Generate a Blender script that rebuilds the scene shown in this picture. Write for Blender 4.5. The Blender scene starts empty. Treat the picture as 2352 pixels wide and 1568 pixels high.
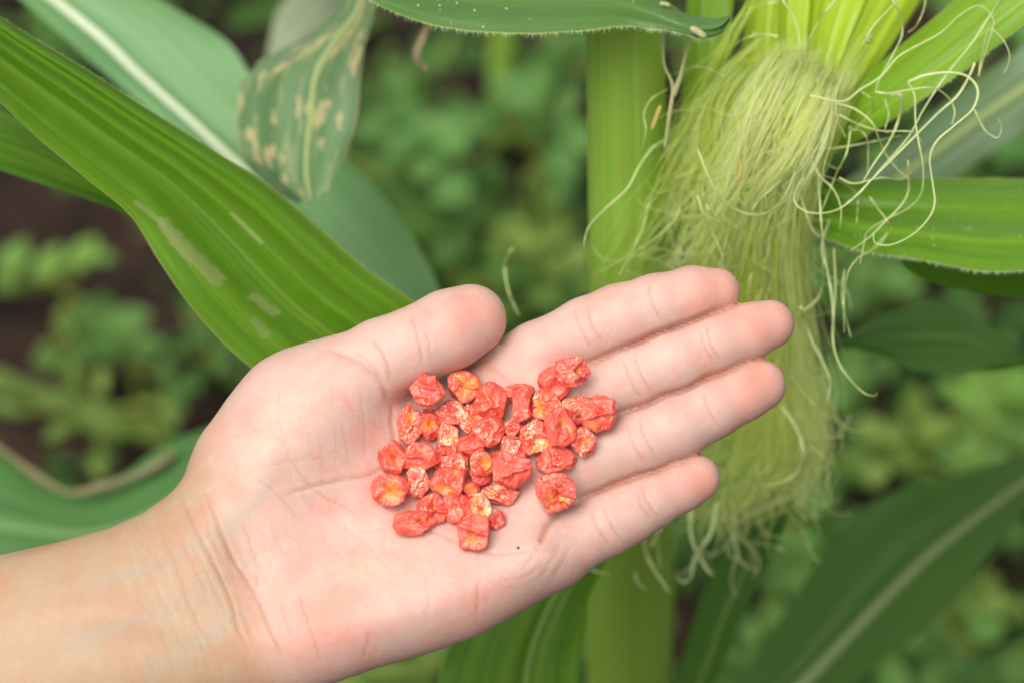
import bpy, math, random
import numpy as np
from mathutils import Vector, Matrix, noise as mnoise
from mathutils.bvhtree import BVHTree

random.seed(7)
rng = np.random.default_rng(7)
scene = bpy.context.scene
col = scene.collection

# ------------------------------------------------------------------ camera
PITCH = math.radians(38)
FX = 2352.0; FY = 1568.0
D = 0.600                       # metres from the lens to the palm
K = 0.267 / FX                  # metres per picture unit at that distance
FOCUS = Vector((0, 0, 0.75))
fwd = Vector((0, math.cos(PITCH), -math.sin(PITCH)))
rgt = Vector((1, 0, 0))
upv = rgt.cross(fwd)
CAM = FOCUS - fwd * D
cd = bpy.data.cameras.new('camera'); cam = bpy.data.objects.new('camera', cd); col.objects.link(cam)
cam.matrix_world = Matrix(((rgt.x, upv.x, -fwd.x, CAM.x), (rgt.y, upv.y, -fwd.y, CAM.y),
                           (rgt.z, upv.z, -fwd.z, CAM.z), (0, 0, 0, 1)))
cd.sensor_width = 22.3; cd.lens = 22.3 * D / 0.267
cd.clip_start = 0.02; cd.clip_end = 500
cd.dof.use_dof = True; cd.dof.focus_distance = D - 0.006; cd.dof.aperture_fstop = 5.0
scene.camera = cam

# ------------------------------------------------------------------ light: soft overcast day
SUN_EL, SUN_AZ = math.radians(57), math.radians(-150)
w = bpy.data.worlds.new('World'); scene.world = w; w.use_nodes = True
nt = w.node_tree; nt.nodes.clear()
sk = nt.nodes.new('ShaderNodeTexSky'); sk.sky_type = 'NISHITA'; sk.sun_disc = False
sk.sun_elevation = SUN_EL; sk.sun_rotation = SUN_AZ
sk.air_density = 1.0; sk.dust_density = 4.0; sk.ozone_density = 1.0
hs = nt.nodes.new('ShaderNodeHueSaturation'); hs.inputs['Saturation'].default_value = 0.10
bg = nt.nodes.new('ShaderNodeBackground'); bg.inputs['Strength'].default_value = 0.13
wo = nt.nodes.new('ShaderNodeOutputWorld')
nt.links.new(sk.outputs[0], hs.inputs['Color']); nt.links.new(hs.outputs[0], bg.inputs['Color'])
nt.links.new(bg.outputs[0], wo.inputs['Surface'])
sd = bpy.data.lights.new('sun', 'SUN'); sun = bpy.data.objects.new('sun', sd); col.objects.link(sun)
sd.energy = 1.4; sd.angle = math.radians(40); sd.color = (1.0, 0.95, 0.87)
sdir = Vector((math.cos(SUN_EL) * math.sin(SUN_AZ), math.cos(SUN_EL) * math.cos(SUN_AZ), math.sin(SUN_EL)))
sun.rotation_euler = sdir.to_track_quat('Z', 'Y').to_euler()
sun.location = (0, 0, 3)
vs = scene.view_settings
scene.display_settings.display_device = 'sRGB'
vs.view_transform = 'Standard'; vs.look = 'None'; vs.gamma = 1; vs.use_curve_mapping = False
vs.exposure = 0.68
scene.render.engine = 'CYCLES'
scene.cycles.use_denoising = True
scene.cycles.max_bounces = 10; scene.cycles.diffuse_bounces = 6; scene.cycles.transparent_max_bounces = 20

# ------------------------------------------------------------------ geometry helpers
R3 = np.array(rgt); U3 = np.array(upv); F3 = np.array(fwd); C3 = np.array(CAM)

def unproj(p):
    """picture position (x, y) and height w in metres above the palm plane -> world points"""
    p = np.asarray(p, float)
    x = (p[..., 0] - FX / 2) * K; y = (FY / 2 - p[..., 1]) * K; z = D - p[..., 2]
    s = z / D
    return C3 + (x * s)[..., None] * R3 + (y * s)[..., None] * U3 + z[..., None] * F3

def to_height(x, y, h):
    """point at world height h seen in direction (x, y)"""
    d = np.array(unproj(np.array([x, y, 0.0]))) - C3
    t = (h - C3[2]) / d[2]
    return C3 + d * t

def link(o):
    col.objects.link(o); return o

def tag(o, label=None, cat=None, group=None, kind=None):
    if label: o['label'] = label
    if cat: o['category'] = cat
    if group: o['group'] = group
    if kind: o['kind'] = kind
    return o

def empty(name, loc):
    o = bpy.data.objects.new(name, None); o.location = loc; o.empty_display_size = 0.02
    return link(o)

def mesh_obj(name, verts, faces, mat, parent=None, origin=None, uv=None, smooth=True, attrs=None):
    """verts in world space; stored relative to the thing's origin"""
    verts = np.asarray(verts, float)
    root = parent
    while root is not None and root.parent is not None: root = root.parent
    if root is not None: org = np.array(root.location)
    elif origin is not None: org = np.array(origin)
    else: org = np.zeros(3)
    me = bpy.data.meshes.new(name)
    if isinstance(faces, np.ndarray):
        n = faces.shape[1]
        me.vertices.add(len(verts)); me.vertices.foreach_set('co', (verts - org).astype(np.float32).ravel())
        me.loops.add(faces.size); me.loops.foreach_set('vertex_index', faces.astype(np.int32).ravel())
        me.polygons.add(len(faces)); me.polygons.foreach_set('loop_start', np.arange(0, faces.size, n, dtype=np.int32))
        me.update(calc_edges=True)
    else:
        me.from_pydata((verts - org).tolist(), [], faces)
    if uv is not None:
        uv = np.asarray(uv, np.float32)
        lay = me.uv_layers.new(name='UVMap')
        li = np.empty(len(me.loops), np.int32); me.loops.foreach_get('vertex_index', li)
        lay.data.foreach_set('uv', uv[li].ravel())
    for k, v in (attrs or {}).items():
        v = np.asarray(v, np.float32)
        if v.ndim == 1:
            a = me.attributes.new(k, 'FLOAT', 'POINT'); a.data.foreach_set('value', v)
        else:
            a = me.attributes.new(k, 'FLOAT_COLOR', 'POINT')
            a.data.foreach_set('color', np.concatenate([v, np.ones((len(v), 1), np.float32)], 1).ravel())
    if smooth: me.polygons.foreach_set('use_smooth', np.ones(len(me.polygons), bool))
    if mat: me.materials.append(mat)
    o = bpy.data.objects.new(name, me)
    if parent is not None: o.parent = parent
    elif origin is not None: o.location = origin
    return link(o)

def catmull(pts, n):
    pts = np.asarray(pts, float)
    if len(pts) == 2: return pts[0] + np.linspace(0, 1, n)[:, None] * (pts[1] - pts[0])
    P = np.vstack([2 * pts[0] - pts[1], pts, 2 * pts[-1] - pts[-2]])
    m = len(pts) - 1
    t = np.linspace(0, m, n); i = np.minimum(t.astype(int), m - 1); f = (t - i)[:, None]
    a, b, c, d = P[i], P[i + 1], P[i + 2], P[i + 3]
    return .5 * (2 * b + (c - a) * f + (2 * a - 5 * b + 4 * c - d) * f ** 2 + (3 * b - a - 3 * c + d) * f ** 3)

def grid_faces(nv, nu, wrap=False):
    i = np.arange(nv - 1)[:, None]; j = np.arange(nu if wrap else nu - 1)[None, :]
    j2 = (j + 1) % nu
    return np.stack([i * nu + j, i * nu + j2, (i + 1) * nu + j2, (i + 1) * nu + j], -1).reshape(-1, 4)

def tube(path, rad, sides=8, cap=True):
    """world path (n,3), radius scalar or (n,) -> verts, quad faces"""
    path = np.asarray(path, float); n = len(path)
    rad = np.broadcast_to(np.asarray(rad, float), (n,))
    t = np.gradient(path, axis=0); t /= np.linalg.norm(t, axis=1)[:, None] + 1e-12
    ref = np.array([0.31, 0.2, 0.93]); ref = np.where(np.abs(t @ ref)[:, None] > .9, np.array([1., 0, 0]), ref)
    a = np.cross(t, ref); a /= np.linalg.norm(a, axis=1)[:, None]
    for k in range(1, n):
        q = a[k - 1] - t[k] * (a[k - 1] @ t[k]); a[k] = q / (np.linalg.norm(q) + 1e-12)
    b = np.cross(t, a)
    th = np.linspace(0, 2 * np.pi, sides, endpoint=False)
    v = path[:, None] + rad[:, None, None] * (np.cos(th)[None, :, None] * a[:, None] + np.sin(th)[None, :, None] * b[:, None])
    f = grid_faces(n, sides, True)
    return v.reshape(-1, 3), f

class Batch:
    def __init__(s): s.v = []; s.f = []; s.uv = []; s.a = []; s.n = 0
    def add(s, v, f, uv=None, a=0.0):
        s.v.append(v); s.f.append(np.asarray(f) + s.n); s.n += len(v)
        s.uv.append(np.zeros((len(v), 2)) if uv is None else uv)
        s.a.append(np.broadcast_to(np.asarray(a, float), (len(v),)))
    def build(s, name, mat, parent=None, origin=None, smooth=True):
        return mesh_obj(name, np.vstack(s.v), np.vstack(s.f), mat, parent, origin, np.vstack(s.uv), smooth,
                        {'tone': np.concatenate(s.a)})

# ------------------------------------------------------------------ material helpers
class NT:
    def __init__(s, name):
        s.m = bpy.data.materials.new(name); s.m.use_nodes = True
        s.t = s.m.node_tree; s.t.nodes.clear()
        s.out = s.t.nodes.new('ShaderNodeOutputMaterial')
    def n(s, ty, ins=None, **kw):
        nd = s.t.nodes.new('ShaderNode' + ty)
        for k, v in kw.items(): setattr(nd, k, v)
        for k, v in (ins or {}).items(): s.set(nd.inputs[k], v)
        return nd
    def set(s, sock, v):
        if isinstance(v, bpy.types.NodeSocket): s.t.links.new(v, sock)
        elif isinstance(v, bpy.types.Node): s.t.links.new(v.outputs[0], sock)
        else:
            if isinstance(v, tuple) and len(v) == 3 and len(getattr(sock, 'default_value', ())) == 4: v = v + (1,)
            sock.default_value = v
    def math(s, op, a, b=0.0, c=0.0, clamp=False):
        return s.n('Math', {0: a, 1: b, 2: c}, operation=op, use_clamp=clamp).outputs[0]
    def ramp(s, v, lo, hi):
        return s.n('MapRange', {'Value': v, 'From Min': lo, 'From Max': hi}, interpolation_type='SMOOTHSTEP').outputs[0]
    def mix(s, f, a, b):
        nd = s.n('Mix', data_type='RGBA')
        s.set(nd.inputs[0], f); s.set(nd.inputs[6], a); s.set(nd.inputs[7], b)
        return nd.outputs[2]
    def noise(s, vec, scale, detail=3.0, rough=.55, dist=0.0):
        return s.n('TexNoise', {'Vector': vec, 'Scale': scale, 'Detail': detail, 'Roughness': rough, 'Distortion': dist}).outputs[0]
    def xyz(s, x, y, z=0.0):
        return s.n('CombineXYZ', {0: x, 1: y, 2: z}).outputs[0]

def leaf_mat(name, dark, light, mid, back, trans=.35, rough=.42, mid_u=.5, mid_w=.02, vein=90, stripe=1.0,
             spots=None, spotcol=(.5, .36, .12), sheen=0.0, scars=(), edge=None, spec=.4, bump=.3, bands=6.0, dots=False):
    t = NT(name)
    uv = t.n('UVMap'); sep = t.n('SeparateXYZ', {0: uv.outputs[0]})
    u, v = sep.outputs[0], sep.outputs[1]
    warp = t.math('MULTIPLY', t.math('SUBTRACT', t.noise(t.xyz(u, v), 2.0, 2), .5), .05)
    uu = t.math('ADD', u, warp)
    broad = t.noise(t.xyz(t.math('MULTIPLY', uu, bands), t.math('MULTIPLY', v, .35)), 1.3, 3, .6)
    fine = t.noise(t.xyz(t.math('MULTIPLY', u, float(vein)), t.math('MULTIPLY', v, .8), 3.1), 1.0, 2, .6)
    mott = t.noise(t.xyz(t.math('MULTIPLY', u, 6.0), t.math('MULTIPLY', v, 5.0), 7.7), 2.2, 5, .65)
    f = t.math('ADD', t.math('MULTIPLY', t.ramp(broad, .32, .68), .6 * stripe), t.math('MULTIPLY', t.ramp(fine, .38, .62), .36))
    f = t.math('ADD', f, t.math('MULTIPLY', t.math('SUBTRACT', mott, .45), .55), clamp=True)
    c = t.mix(f, dark, light)
    if spots:
        sc, lo, hi = spots
        sp = t.noise(t.xyz(t.math('MULTIPLY', u, 5.0), t.math('MULTIPLY', v, 4.2), 1.3), sc * .8, 3, .55)
        c = t.mix(t.ramp(sp, lo, hi), c, spotcol)
        sp2 = t.noise(t.xyz(t.math('MULTIPLY', u, 9.0), t.math('MULTIPLY', v, 2.5), 8.3), sc * .8, 2, .5)
        c = t.mix(t.math('MULTIPLY', t.ramp(sp2, .55, .68), .5), c, (.33, .36, .16))
    # feeding scars: segment in (u, v), half width, drawn with a ragged edge
    for (u0, v0, u1, v1, hw, sc_col, stren) in scars:
        rag = t.noise(t.xyz(t.math('MULTIPLY', u, 22.0), t.math('MULTIPLY', v, 16.0), 4.4), 1.6, 4, .65)
        # distance in a space where u is scaled by .38 (leaf about 38 mm wide) and v stays in 0.1 m units
        px = t.math('MULTIPLY', t.math('SUBTRACT', u, u0), .38); py = t.math('SUBTRACT', v, v0)
        dx, dy = (u1 - u0) * .38, v1 - v0; L2 = dx * dx + dy * dy
        h = t.math('ADD', t.math('MULTIPLY', px, dx / L2), t.math('MULTIPLY', py, dy / L2), clamp=True)
        ex = t.math('SUBTRACT', px, t.math('MULTIPLY', h, dx)); ey = t.math('SUBTRACT', py, t.math('MULTIPLY', h, dy))
        dd = t.math('SQRT', t.math('ADD', t.math('MULTIPLY', ex, ex), t.math('MULTIPLY', ey, ey)))
        dd = t.math('ADD', dd, t.math('MULTIPLY', t.math('SUBTRACT', rag, .5), hw * 2.6))
        c = t.mix(t.math('MULTIPLY', t.math('SUBTRACT', 1.0, t.ramp(dd, hw * .85, hw * 1.1)), stren), c, sc_col)
    du = t.math('ABSOLUTE', t.math('SUBTRACT', u, mid_u))
    mf = t.math('SUBTRACT', 1.0, t.ramp(du, mid_w * .5, mid_w))
    c = t.mix(t.math('MULTIPLY', mf, .85), c, mid)
    if dots:
        vo = t.n('TexVoronoi', {'Vector': t.xyz(t.math('MULTIPLY', u, 26.0), t.math('MULTIPLY', v, 60.0)), 'Scale': 1.0})
        rnd = t.n('SeparateXYZ', {0: vo.outputs['Color']}).outputs[0]
        patch = t.ramp(t.noise(t.xyz(t.math('MULTIPLY', u, 2.0), t.math('MULTIPLY', v, 2.0), 5.0), 1.2, 2), .45, .6)
        dm = t.math('MULTIPLY', t.math('SUBTRACT', 1.0, t.ramp(vo.outputs['Distance'], .10, .18)), t.math('MULTIPLY', t.ramp(rnd, .70, .72), patch))
        c = t.mix(dm, c, (.75, .75, .55))
    if edge:
        e = t.ramp(t.math('ABSOLUTE', t.math('SUBTRACT', u, .5)), .488, .498)
        c = t.mix(e, c, edge)
    b1 = t.math('ADD', t.math('MULTIPLY', fine, .6), t.math('MULTIPLY', mott, .4))
    bmp = t.n('Bump', {'Height': b1, 'Strength': bump, 'Distance': .0004})
    pr = t.n('BsdfPrincipled', {'Base Color': c, 'Roughness': rough, 'Specular IOR Level': spec, 'Normal': bmp.outputs[0]})
    if sheen: pr.inputs['Sheen Weight'].default_value = sheen; pr.inputs['Sheen Tint'].default_value = (.8, .95, 1, 1)
    tr = t.n('BsdfTranslucent', {'Color': t.mix(.45, c, back), 'Normal': bmp.outputs[0]})
    ms = t.n('MixShader', {0: trans, 1: pr.outputs[0], 2: tr.outputs[0]})
    t.t.links.new(ms.outputs[0], t.out.inputs[0])
    return t.m

def plain_leaf_mat(name, a, b, trans=.3, rough=.5, spec=.35):
    """small leaves and stems: colour runs between a and b by the piece's own tone and a mottling"""
    t = NT(name)
    at = t.n('Attribute', attribute_name='tone')
    oi = t.n('ObjectInfo')
    tc = t.n('TexCoord')
    n = t.noise(tc.outputs['Object'], 60, 3)
    f = t.math('ADD', t.math('ADD', at.outputs['Fac'], t.math('MULTIPLY', oi.outputs['Random'], .35)), t.math('MULTIPLY', t.math('SUBTRACT', n, .5), .8), clamp=True)
    c = t.mix(f, a, b)
    pr = t.n('BsdfPrincipled', {'Base Color': c, 'Roughness': rough, 'Specular IOR Level': spec * .5})
    tr = t.n('BsdfTranslucent', {'Color': c})
    ms = t.n('MixShader', {0: trans, 1: pr.outputs[0], 2: tr.outputs[0]})
    t.t.links.new(ms.outputs[0], t.out.inputs[0])
    return t.m

def soil_mat():
    t = NT('soil')
    tc = t.n('TexCoord')
    n1 = t.noise(tc.outputs['Object'], 9, 6, .65); n2 = t.noise(tc.outputs['Object'], 70, 4, .6)
    c = t.mix(t.ramp(n1, .35, .7), (.014, .009, .007), (.046, .024, .016))
    c = t.mix(t.math('MULTIPLY', t.ramp(n2, .55, .75), .5), c, (.07, .042, .028))
    bmp = t.n('Bump', {'Height': n2, 'Strength': .8, 'Distance': .01})
    pr = t.n('BsdfPrincipled', {'Base Color': c, 'Roughness': .9, 'Specular IOR Level': .15, 'Normal': bmp.outputs[0]})
    t.t.links.new(pr.outputs[0], t.out.inputs[0]); return t.m

def skin_mat():
    t = NT('skin')
    at = t.n('Attribute', attribute_name='pigment'); cr = t.n('Attribute', attribute_name='crease')
    tc = t.n('TexCoord'); P = tc.outputs['Object']
    n1 = t.noise(P, 110, 3, .5); n2 = t.noise(P, 330, 4, .6); n3 = t.noise(P, 1500, 3, .6)
    c = at.outputs['Color']
    def tint(f, c, k):
        m_ = t.n('Mix', data_type='RGBA', blend_type='MULTIPLY', clamp_factor=False)
        t.set(m_.inputs[0], f); t.set(m_.inputs[6], c); t.set(m_.inputs[7], k); return m_.outputs[2]
    c = tint(t.math('MULTIPLY', t.ramp(n1, .40, .72), .75), c, (1.03, .80, .75))
    c = tint(t.math('MULTIPLY', t.ramp(n2, .50, .75), .6), c, (1.10, 1.14, 1.12))
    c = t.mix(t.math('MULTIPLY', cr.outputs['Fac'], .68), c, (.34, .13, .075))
    # fine friction ridges
    sep = t.n('SeparateXYZ', {0: P})
    wv = t.n('TexWave', {'Vector': P, 'Scale': 420.0, 'Distortion': 14.0, 'Detail': 2.0, 'Detail Scale': .35}, wave_type='BANDS', bands_direction='X')
    h = t.math('ADD', t.math('MULTIPLY', wv.outputs['Fac'], .07), t.math('ADD', t.math('MULTIPLY', n3, .5), t.math('MULTIPLY', n2, .6)))
    bmp = t.n('Bump', {'Height': h, 'Strength': .42, 'Distance': .0005})
    pr = t.n('BsdfPrincipled', {'Base Color': c, 'Roughness': .52, 'Specular IOR Level': .35, 'Normal': bmp.outputs[0],
                                'Subsurface Weight': .14, 'Subsurface Radius': (1.0, .32, .18), 'Subsurface Scale': .004})
    t.t.links.new(pr.outputs[0], t.out.inputs[0]); return t.m

def seed_mat():
    t = NT('coated_seed')
    cav = t.n('Attribute', attribute_name='cavity').outputs['Fac']; oi = t.n('ObjectInfo'); tc = t.n('TexCoord')
    off = t.n('VectorMath', {0: tc.outputs['Object'], 1: oi.outputs['Random']}, operation='ADD')
    P = off.outputs[0]
    n1 = t.noise(P, 330, 4, .6, .6); n2 = t.noise(P, 900, 5, .7, 1.2); n3 = t.noise(P, 2600, 3, .7)
    red = t.mix(t.ramp(n1, .3, .7), (.64, .048, .032), (.77, .145, .098))
    rnd2 = t.math('FRACT', t.math('MULTIPLY', oi.outputs['Random'], 7.31))
    ye = t.math('ADD', t.math('ADD', t.math('MULTIPLY', cav, 1.0), t.math('MULTIPLY', t.math('SUBTRACT', n1, .5), 1.7)), t.math('MULTIPLY', t.math('SUBTRACT', rnd2, .35), .45))
    c = t.mix(t.math('MULTIPLY', t.math('MULTIPLY', t.ramp(ye, .52, 1.0), t.math('ADD', .55, t.math('MULTIPLY', oi.outputs['Random'], .6))), .9), red, (.66, .27, .030))
    cr = t.math('ADD', t.math('MULTIPLY', n2, .75), t.math('MULTIPLY', n3, .3))
    cr = t.math('SUBTRACT', cr, t.math('MULTIPLY', cav, .03))
    n4 = t.noise(P, 180, 2)
    cr = t.math('ADD', cr, t.math('MULTIPLY', t.math('SUBTRACT', n4, .5), .30))
    cr = t.math('ADD', cr, t.math('MULTIPLY', t.math('SUBTRACT', oi.outputs['Random'], .62), .14))
    c = t.mix(t.math('MULTIPLY', t.ramp(cr, .535, .625), .80), c, (.88, .60, .38))
    bmp = t.n('Bump', {'Height': t.math('ADD', n2, t.math('MULTIPLY', n3, .4)), 'Strength': .30, 'Distance': .0004})
    pr = t.n('BsdfPrincipled', {'Base Color': c, 'Roughness': .33, 'Specular IOR Level': .5, 'Normal': bmp.outputs[0],
                                'Subsurface Weight': .08, 'Subsurface Radius': (1.0, .3, .1), 'Subsurface Scale': .001})
    t.t.links.new(pr.outputs[0], t.out.inputs[0]); return t.m

def simple_mat(name, c, rough=.5, trans=0.0, spec=.4, var=.25):
    t = NT(name); tc = t.n('TexCoord')
    n = t.noise(tc.outputs['Object'], 180, 3)
    cc = t.mix(t.math('MULTIPLY', n, var), c, tuple(x * .45 for x in c))
    pr = t.n('BsdfPrincipled', {'Base Color': cc, 'Roughness': rough, 'Specular IOR Level': spec})
    if trans:
        tr = t.n('BsdfTranslucent', {'Color': cc})
        ms = t.n('MixShader', {0: trans, 1: pr.outputs[0], 2: tr.outputs[0]})
        t.t.links.new(ms.outputs[0], t.out.inputs[0])
    else: t.t.links.new(pr.outputs[0], t.out.inputs[0])
    return t.m

def silk_mat(name, a, b, trans, clear=0.0):
    t = NT(name); at = t.n('Attribute', attribute_name='tone'); tc = t.n('TexCoord')
    n = t.noise(tc.outputs['Object'], 90, 2)
    f = t.math('ADD', at.outputs['Fac'], t.math('MULTIPLY', t.math('SUBTRACT', n, .5), .5), clamp=True)
    c = t.mix(f, a, b)
    pr = t.n('BsdfPrincipled', {'Base Color': c, 'Roughness': .3, 'Specular IOR Level': .5})
    tr = t.n('BsdfTranslucent', {'Color': c})
    ms = t.n('MixShader', {0: trans, 1: pr.outputs[0], 2: tr.outputs[0]})
    if clear:
        tp = t.n('BsdfTransparent', {'Color': (.97, .99, .80)})
        ms = t.n('MixShader', {0: clear, 1: ms.outputs[0], 2: tp.outputs[0]})
    t.t.links.new(ms.outputs[0], t.out.inputs[0]); return t.m

def stalk_mat():
    t = NT('stalk'); uv = t.n('UVMap'); sep = t.n('SeparateXYZ', {0: uv.outputs[0]})
    u, v = sep.outputs[0], sep.outputs[1]
    fine = t.noise(t.xyz(t.math('MULTIPLY', u, 110.0), t.math('MULTIPLY', v, .5)), 1.0, 2)
    mott = t.noise(t.xyz(t.math('MULTIPLY', u, 9.0), t.math('MULTIPLY', v, 4.0)), 1.4, 4)
    c = t.mix(t.ramp(fine, .35, .65), (.180, .325, .034), (.230, .395, .046))
    c = t.mix(t.math('MULTIPLY', t.ramp(mott, .45, .75), .5), c, (.25, .28, .05))
    dots = t.noise(t.xyz(t.math('MULTIPLY', u, 60.0), t.math('MULTIPLY', v, 30.0)), 1.0, 1)
    c = t.mix(t.math('MULTIPLY', t.ramp(dots, .74, .80), .6), c, (.05, .05, .015))
    bmp = t.n('Bump', {'Height': fine, 'Strength': .35, 'Distance': .0008})
    pr = t.n('BsdfPrincipled', {'Base Color': c, 'Roughness': .45, 'Normal': bmp.outputs[0],
                                'Subsurface Weight': .12, 'Subsurface Radius': (.6, 1, .2), 'Subsurface Scale': .004})
    t.t.links.new(pr.outputs[0], t.out.inputs[0]); return t.m

def water_mat():
    t = NT('water_drop')
    g = t.n('BsdfPrincipled', {'Base Color': (1, 1, 1), 'Roughness': .02, 'IOR': 1.33, 'Transmission Weight': 1.0})
    t.t.links.new(g.outputs[0], t.out.inputs[0]); return t.m

# ------------------------------------------------------------------ ground
def make_ground():
    def axis(c, lo, hi, fine, n):
        a = np.arange(c - fine, c + fine + 1e-6, .03)
        left = c - fine - np.geomspace(.05, c - fine - lo, n)[::-1]; right = c + fine + np.geomspace(.05, hi - c - fine, n)
        return np.concatenate([left, a, right])
    xs = axis(0, -60, 60, 1.2, 14); ys = axis(1.2, -60, 60, 1.2, 14)
    X, Y = np.meshgrid(xs, ys, indexing='ij')
    Z = np.zeros_like(X)
    for i in range(X.shape[0]):
        for j in range(X.shape[1]):
            if abs(X[i, j]) < 3 and abs(Y[i, j] - 1.2) < 3:
                Z[i, j] = .035 * mnoise.noise((X[i, j] * 4, Y[i, j] * 4, 0)) + .022 * mnoise.noise((X[i, j] * 13, Y[i, j] * 13, 3))
    v = np.stack([X, Y, Z], -1).reshape(-1, 3)
    o = mesh_obj('soil', v, grid_faces(len(xs), len(ys))[:, ::-1].copy(), soil_mat())
    tag(o, 'dark reddish brown field soil under the weeds', kind='structure')
make_ground()

# ------------------------------------------------------------------ leaves
def leaf_part(name, parent, mat, rows, nu=25, nv=70, camber=0.0, folds=(), wave=(0, 1), mid=None, mid_u=.5, mid_r=0.0,
              label=None, mid_mat=None, hairs=None, ruff=0.0, seed=0):
    """rows: (xa, ya, wa, xb, yb, wb) from one end to the other; w in mm towards the lens"""
    r = catmull(rows, nv)
    u = np.linspace(0, 1, nu)
    A = r[:, None, :3]; B = r[:, None, 3:]
    p = A + (B - A) * u[None, :, None]
    p[..., 2] *= .001
    t = np.linspace(0, 1, nv)
    rs = np.random.default_rng(seed + 100)
    prof = camber * (1 - (2 * u - 1) ** 2)
    for (u0, amp, wd) in folds: prof = prof + amp * np.exp(-((u - u0) / wd) ** 2)
    off = np.repeat(prof[None], nv, 0)
    edge_w = np.abs(2 * u - 1) ** 3
    ph = rs.uniform(0, 6.28, 4)
    off = off + wave[0] * edge_w[None] * (np.sin(t * wave[1] * 6.28 + ph[0]) + .5 * np.sin(t * wave[1] * 14.7 + ph[1]))[:, None] * np.where(u < .5, 1, -.7)[None]
    p[..., 2] += off * .001
    if ruff:
        d = ruff * (np.sin(t * 47 + ph[2]) + .6 * np.sin(t * 83 + ph[3]) + .4 * rs.normal(size=nv))
        p[:, 0, 1] += d; p[:, -1, 1] -= d[::-1]
    Wd = unproj(p)
    mid_line = Wd[:, nu // 2]
    arc = np.concatenate([[0], np.cumsum(np.linalg.norm(np.diff(mid_line, axis=0), axis=1))]) / .1
    uv = np.stack(np.broadcast_arrays(u[None, :], arc[:, None]), -1).reshape(-1, 2)
    o = mesh_obj(name, Wd.reshape(-1, 3), grid_faces(nv, nu), mat, parent, uv=uv)
    if label: o['label'] = label
    if mid_r:
        k = mid_u * (nu - 1); i0 = int(k); fr = k - i0
        ml = Wd[:, i0] * (1 - fr) + Wd[:, min(i0 + 1, nu - 1)] * fr - F3 * .0002
        v, f = tube(ml, np.linspace(mid_r[0], mid_r[1], nv), 8)
        mesh_obj('midrib', v, f, mid_mat, o)
    if hairs:
        (side, n, ln) = hairs
        e = Wd[:, side]; ins = Wd[:, side - 1 if side == -1 else 1]
        hv = []; hf = []
        for q in range(n):
            s = rs.uniform(.02, .98) * (nv - 1); i = int(s); fr = s - i
            a = e[i] * (1 - fr) + e[i + 1] * fr; dr = a - (ins[i] * (1 - fr) + ins[i + 1] * fr)
            dr = dr / np.linalg.norm(dr) + rs.normal(size=3) * .45; dr /= np.linalg.norm(dr)
            tn = e[i + 1] - e[i]; tn = tn / np.linalg.norm(tn) * .00006
            b = a + dr * ln * rs.uniform(.4, 1.1)
            k = len(hv); hv += [a - tn, a + tn, b]; hf.append((k, k + 1, k + 2))
        ho = mesh_obj('edge_hairs', np.array(hv), np.array(hf), M['hair'], o); ho['kind'] = 'stuff'
    return o

M = {}
G_D, G_L = (.055, .140, .016), (.150, .290, .022)
M['leaf_bright'] = leaf_mat('leaf_bright', (.074, .200, .014), (.205, .400, .021), (.26, .36, .07), (.28, .52, .02), trans=.5, stripe=.9, bump=.3, bands=3.4, rough=.5, spec=.25, mid_w=.008, vein=70, edge=(.36, .42, .10),
    scars=((.125, 1.14, .19, 1.25, .010, (.30, .37, .12), .7), (.19, 1.25, .25, 1.48, .021, (.32, .38, .13), .75), (.354, 1.58, .375, 1.65, .013, (.32, .39, .13), .7),
           (.25, 1.645, .229, 1.70, .013, (.30, .38, .12), .6), (.646, 1.34, .646, 1.45, .006, (.36, .42, .15), .7), (.70, .55, .71, .57, .004, (.06, .05, .02), .8)))
M['leaf_left2'] = leaf_mat('leaf_second', (.05, .15, .016), (.16, .32, .02), (.2, .3, .06), (.25, .5, .02), trans=.4, mid_w=.01)
M['leaf_dark'] = leaf_mat('leaf_dark_green', (.065, .150, .034), (.115, .225, .052), (.12, .2, .06), (.14, .3, .03), trans=.22, mid_w=.004, vein=55, rough=.38,
                          edge=(.30, .36, .08), stripe=.5, spec=.35, bump=.5, dots=True)
M['leaf_blue'] = leaf_mat('leaf_bluish', (.135, .285, .105), (.185, .350, .145), (.62, .70, .50), (.16, .35, .06), trans=.25, mid_w=.042, mid_u=.235, rough=.5, vein=40, stripe=1.0, spec=.3)
M['leaf_spot'] = leaf_mat('leaf_spotted', (.060, .145, .040), (.135, .235, .095), (.38, .40, .26), (.15, .3, .05), trans=.22, mid_w=.018, mid_u=.62, rough=.5, sheen=.15, vein=30,
                          spots=(3.4, .56, .63), spotcol=(.44, .37, .17), edge=(.36, .30, .14))
M['leaf_low'] = leaf_mat('leaf_low', (.038, .115, .026), (.085, .19, .05), (.15, .26, .09), (.15, .35, .05), trans=.2, mid_w=.05, mid_u=.35, rough=.55, spec=.2, vein=20)
M['leaf_pale'] = leaf_mat('leaf_pale', (.22, .27, .15), (.32, .36, .22), (.36, .4, .25), (.2, .3, .1), trans=.25)
M['leaf_right'] = leaf_mat('leaf_right', (.085, .225, .013), (.205, .39, .022), (.2, .34, .06), (.28, .55, .02), trans=.40, mid_w=.004, vein=60, edge=(.40, .45, .15), dots=True, stripe=.7)
M['leaf_shade'] = leaf_mat('leaf_shaded_green', (.030, .080, .011), (.058, .125, .020), (.20, .25, .10), (.06, .14, .01), trans=.12, spec=.15, mid_w=.02, mid_u=.62, rough=.45, vein=40, stripe=.5)  # darker green copy: shade on the low leaves put into the colour
M['leaf_mid'] = leaf_mat('leaf_mid_green', (.032, .105, .010), (.075, .19, .015), (.14, .25, .05), (.1, .3, .01), trans=.3, mid_w=.03, vein=40)
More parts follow.
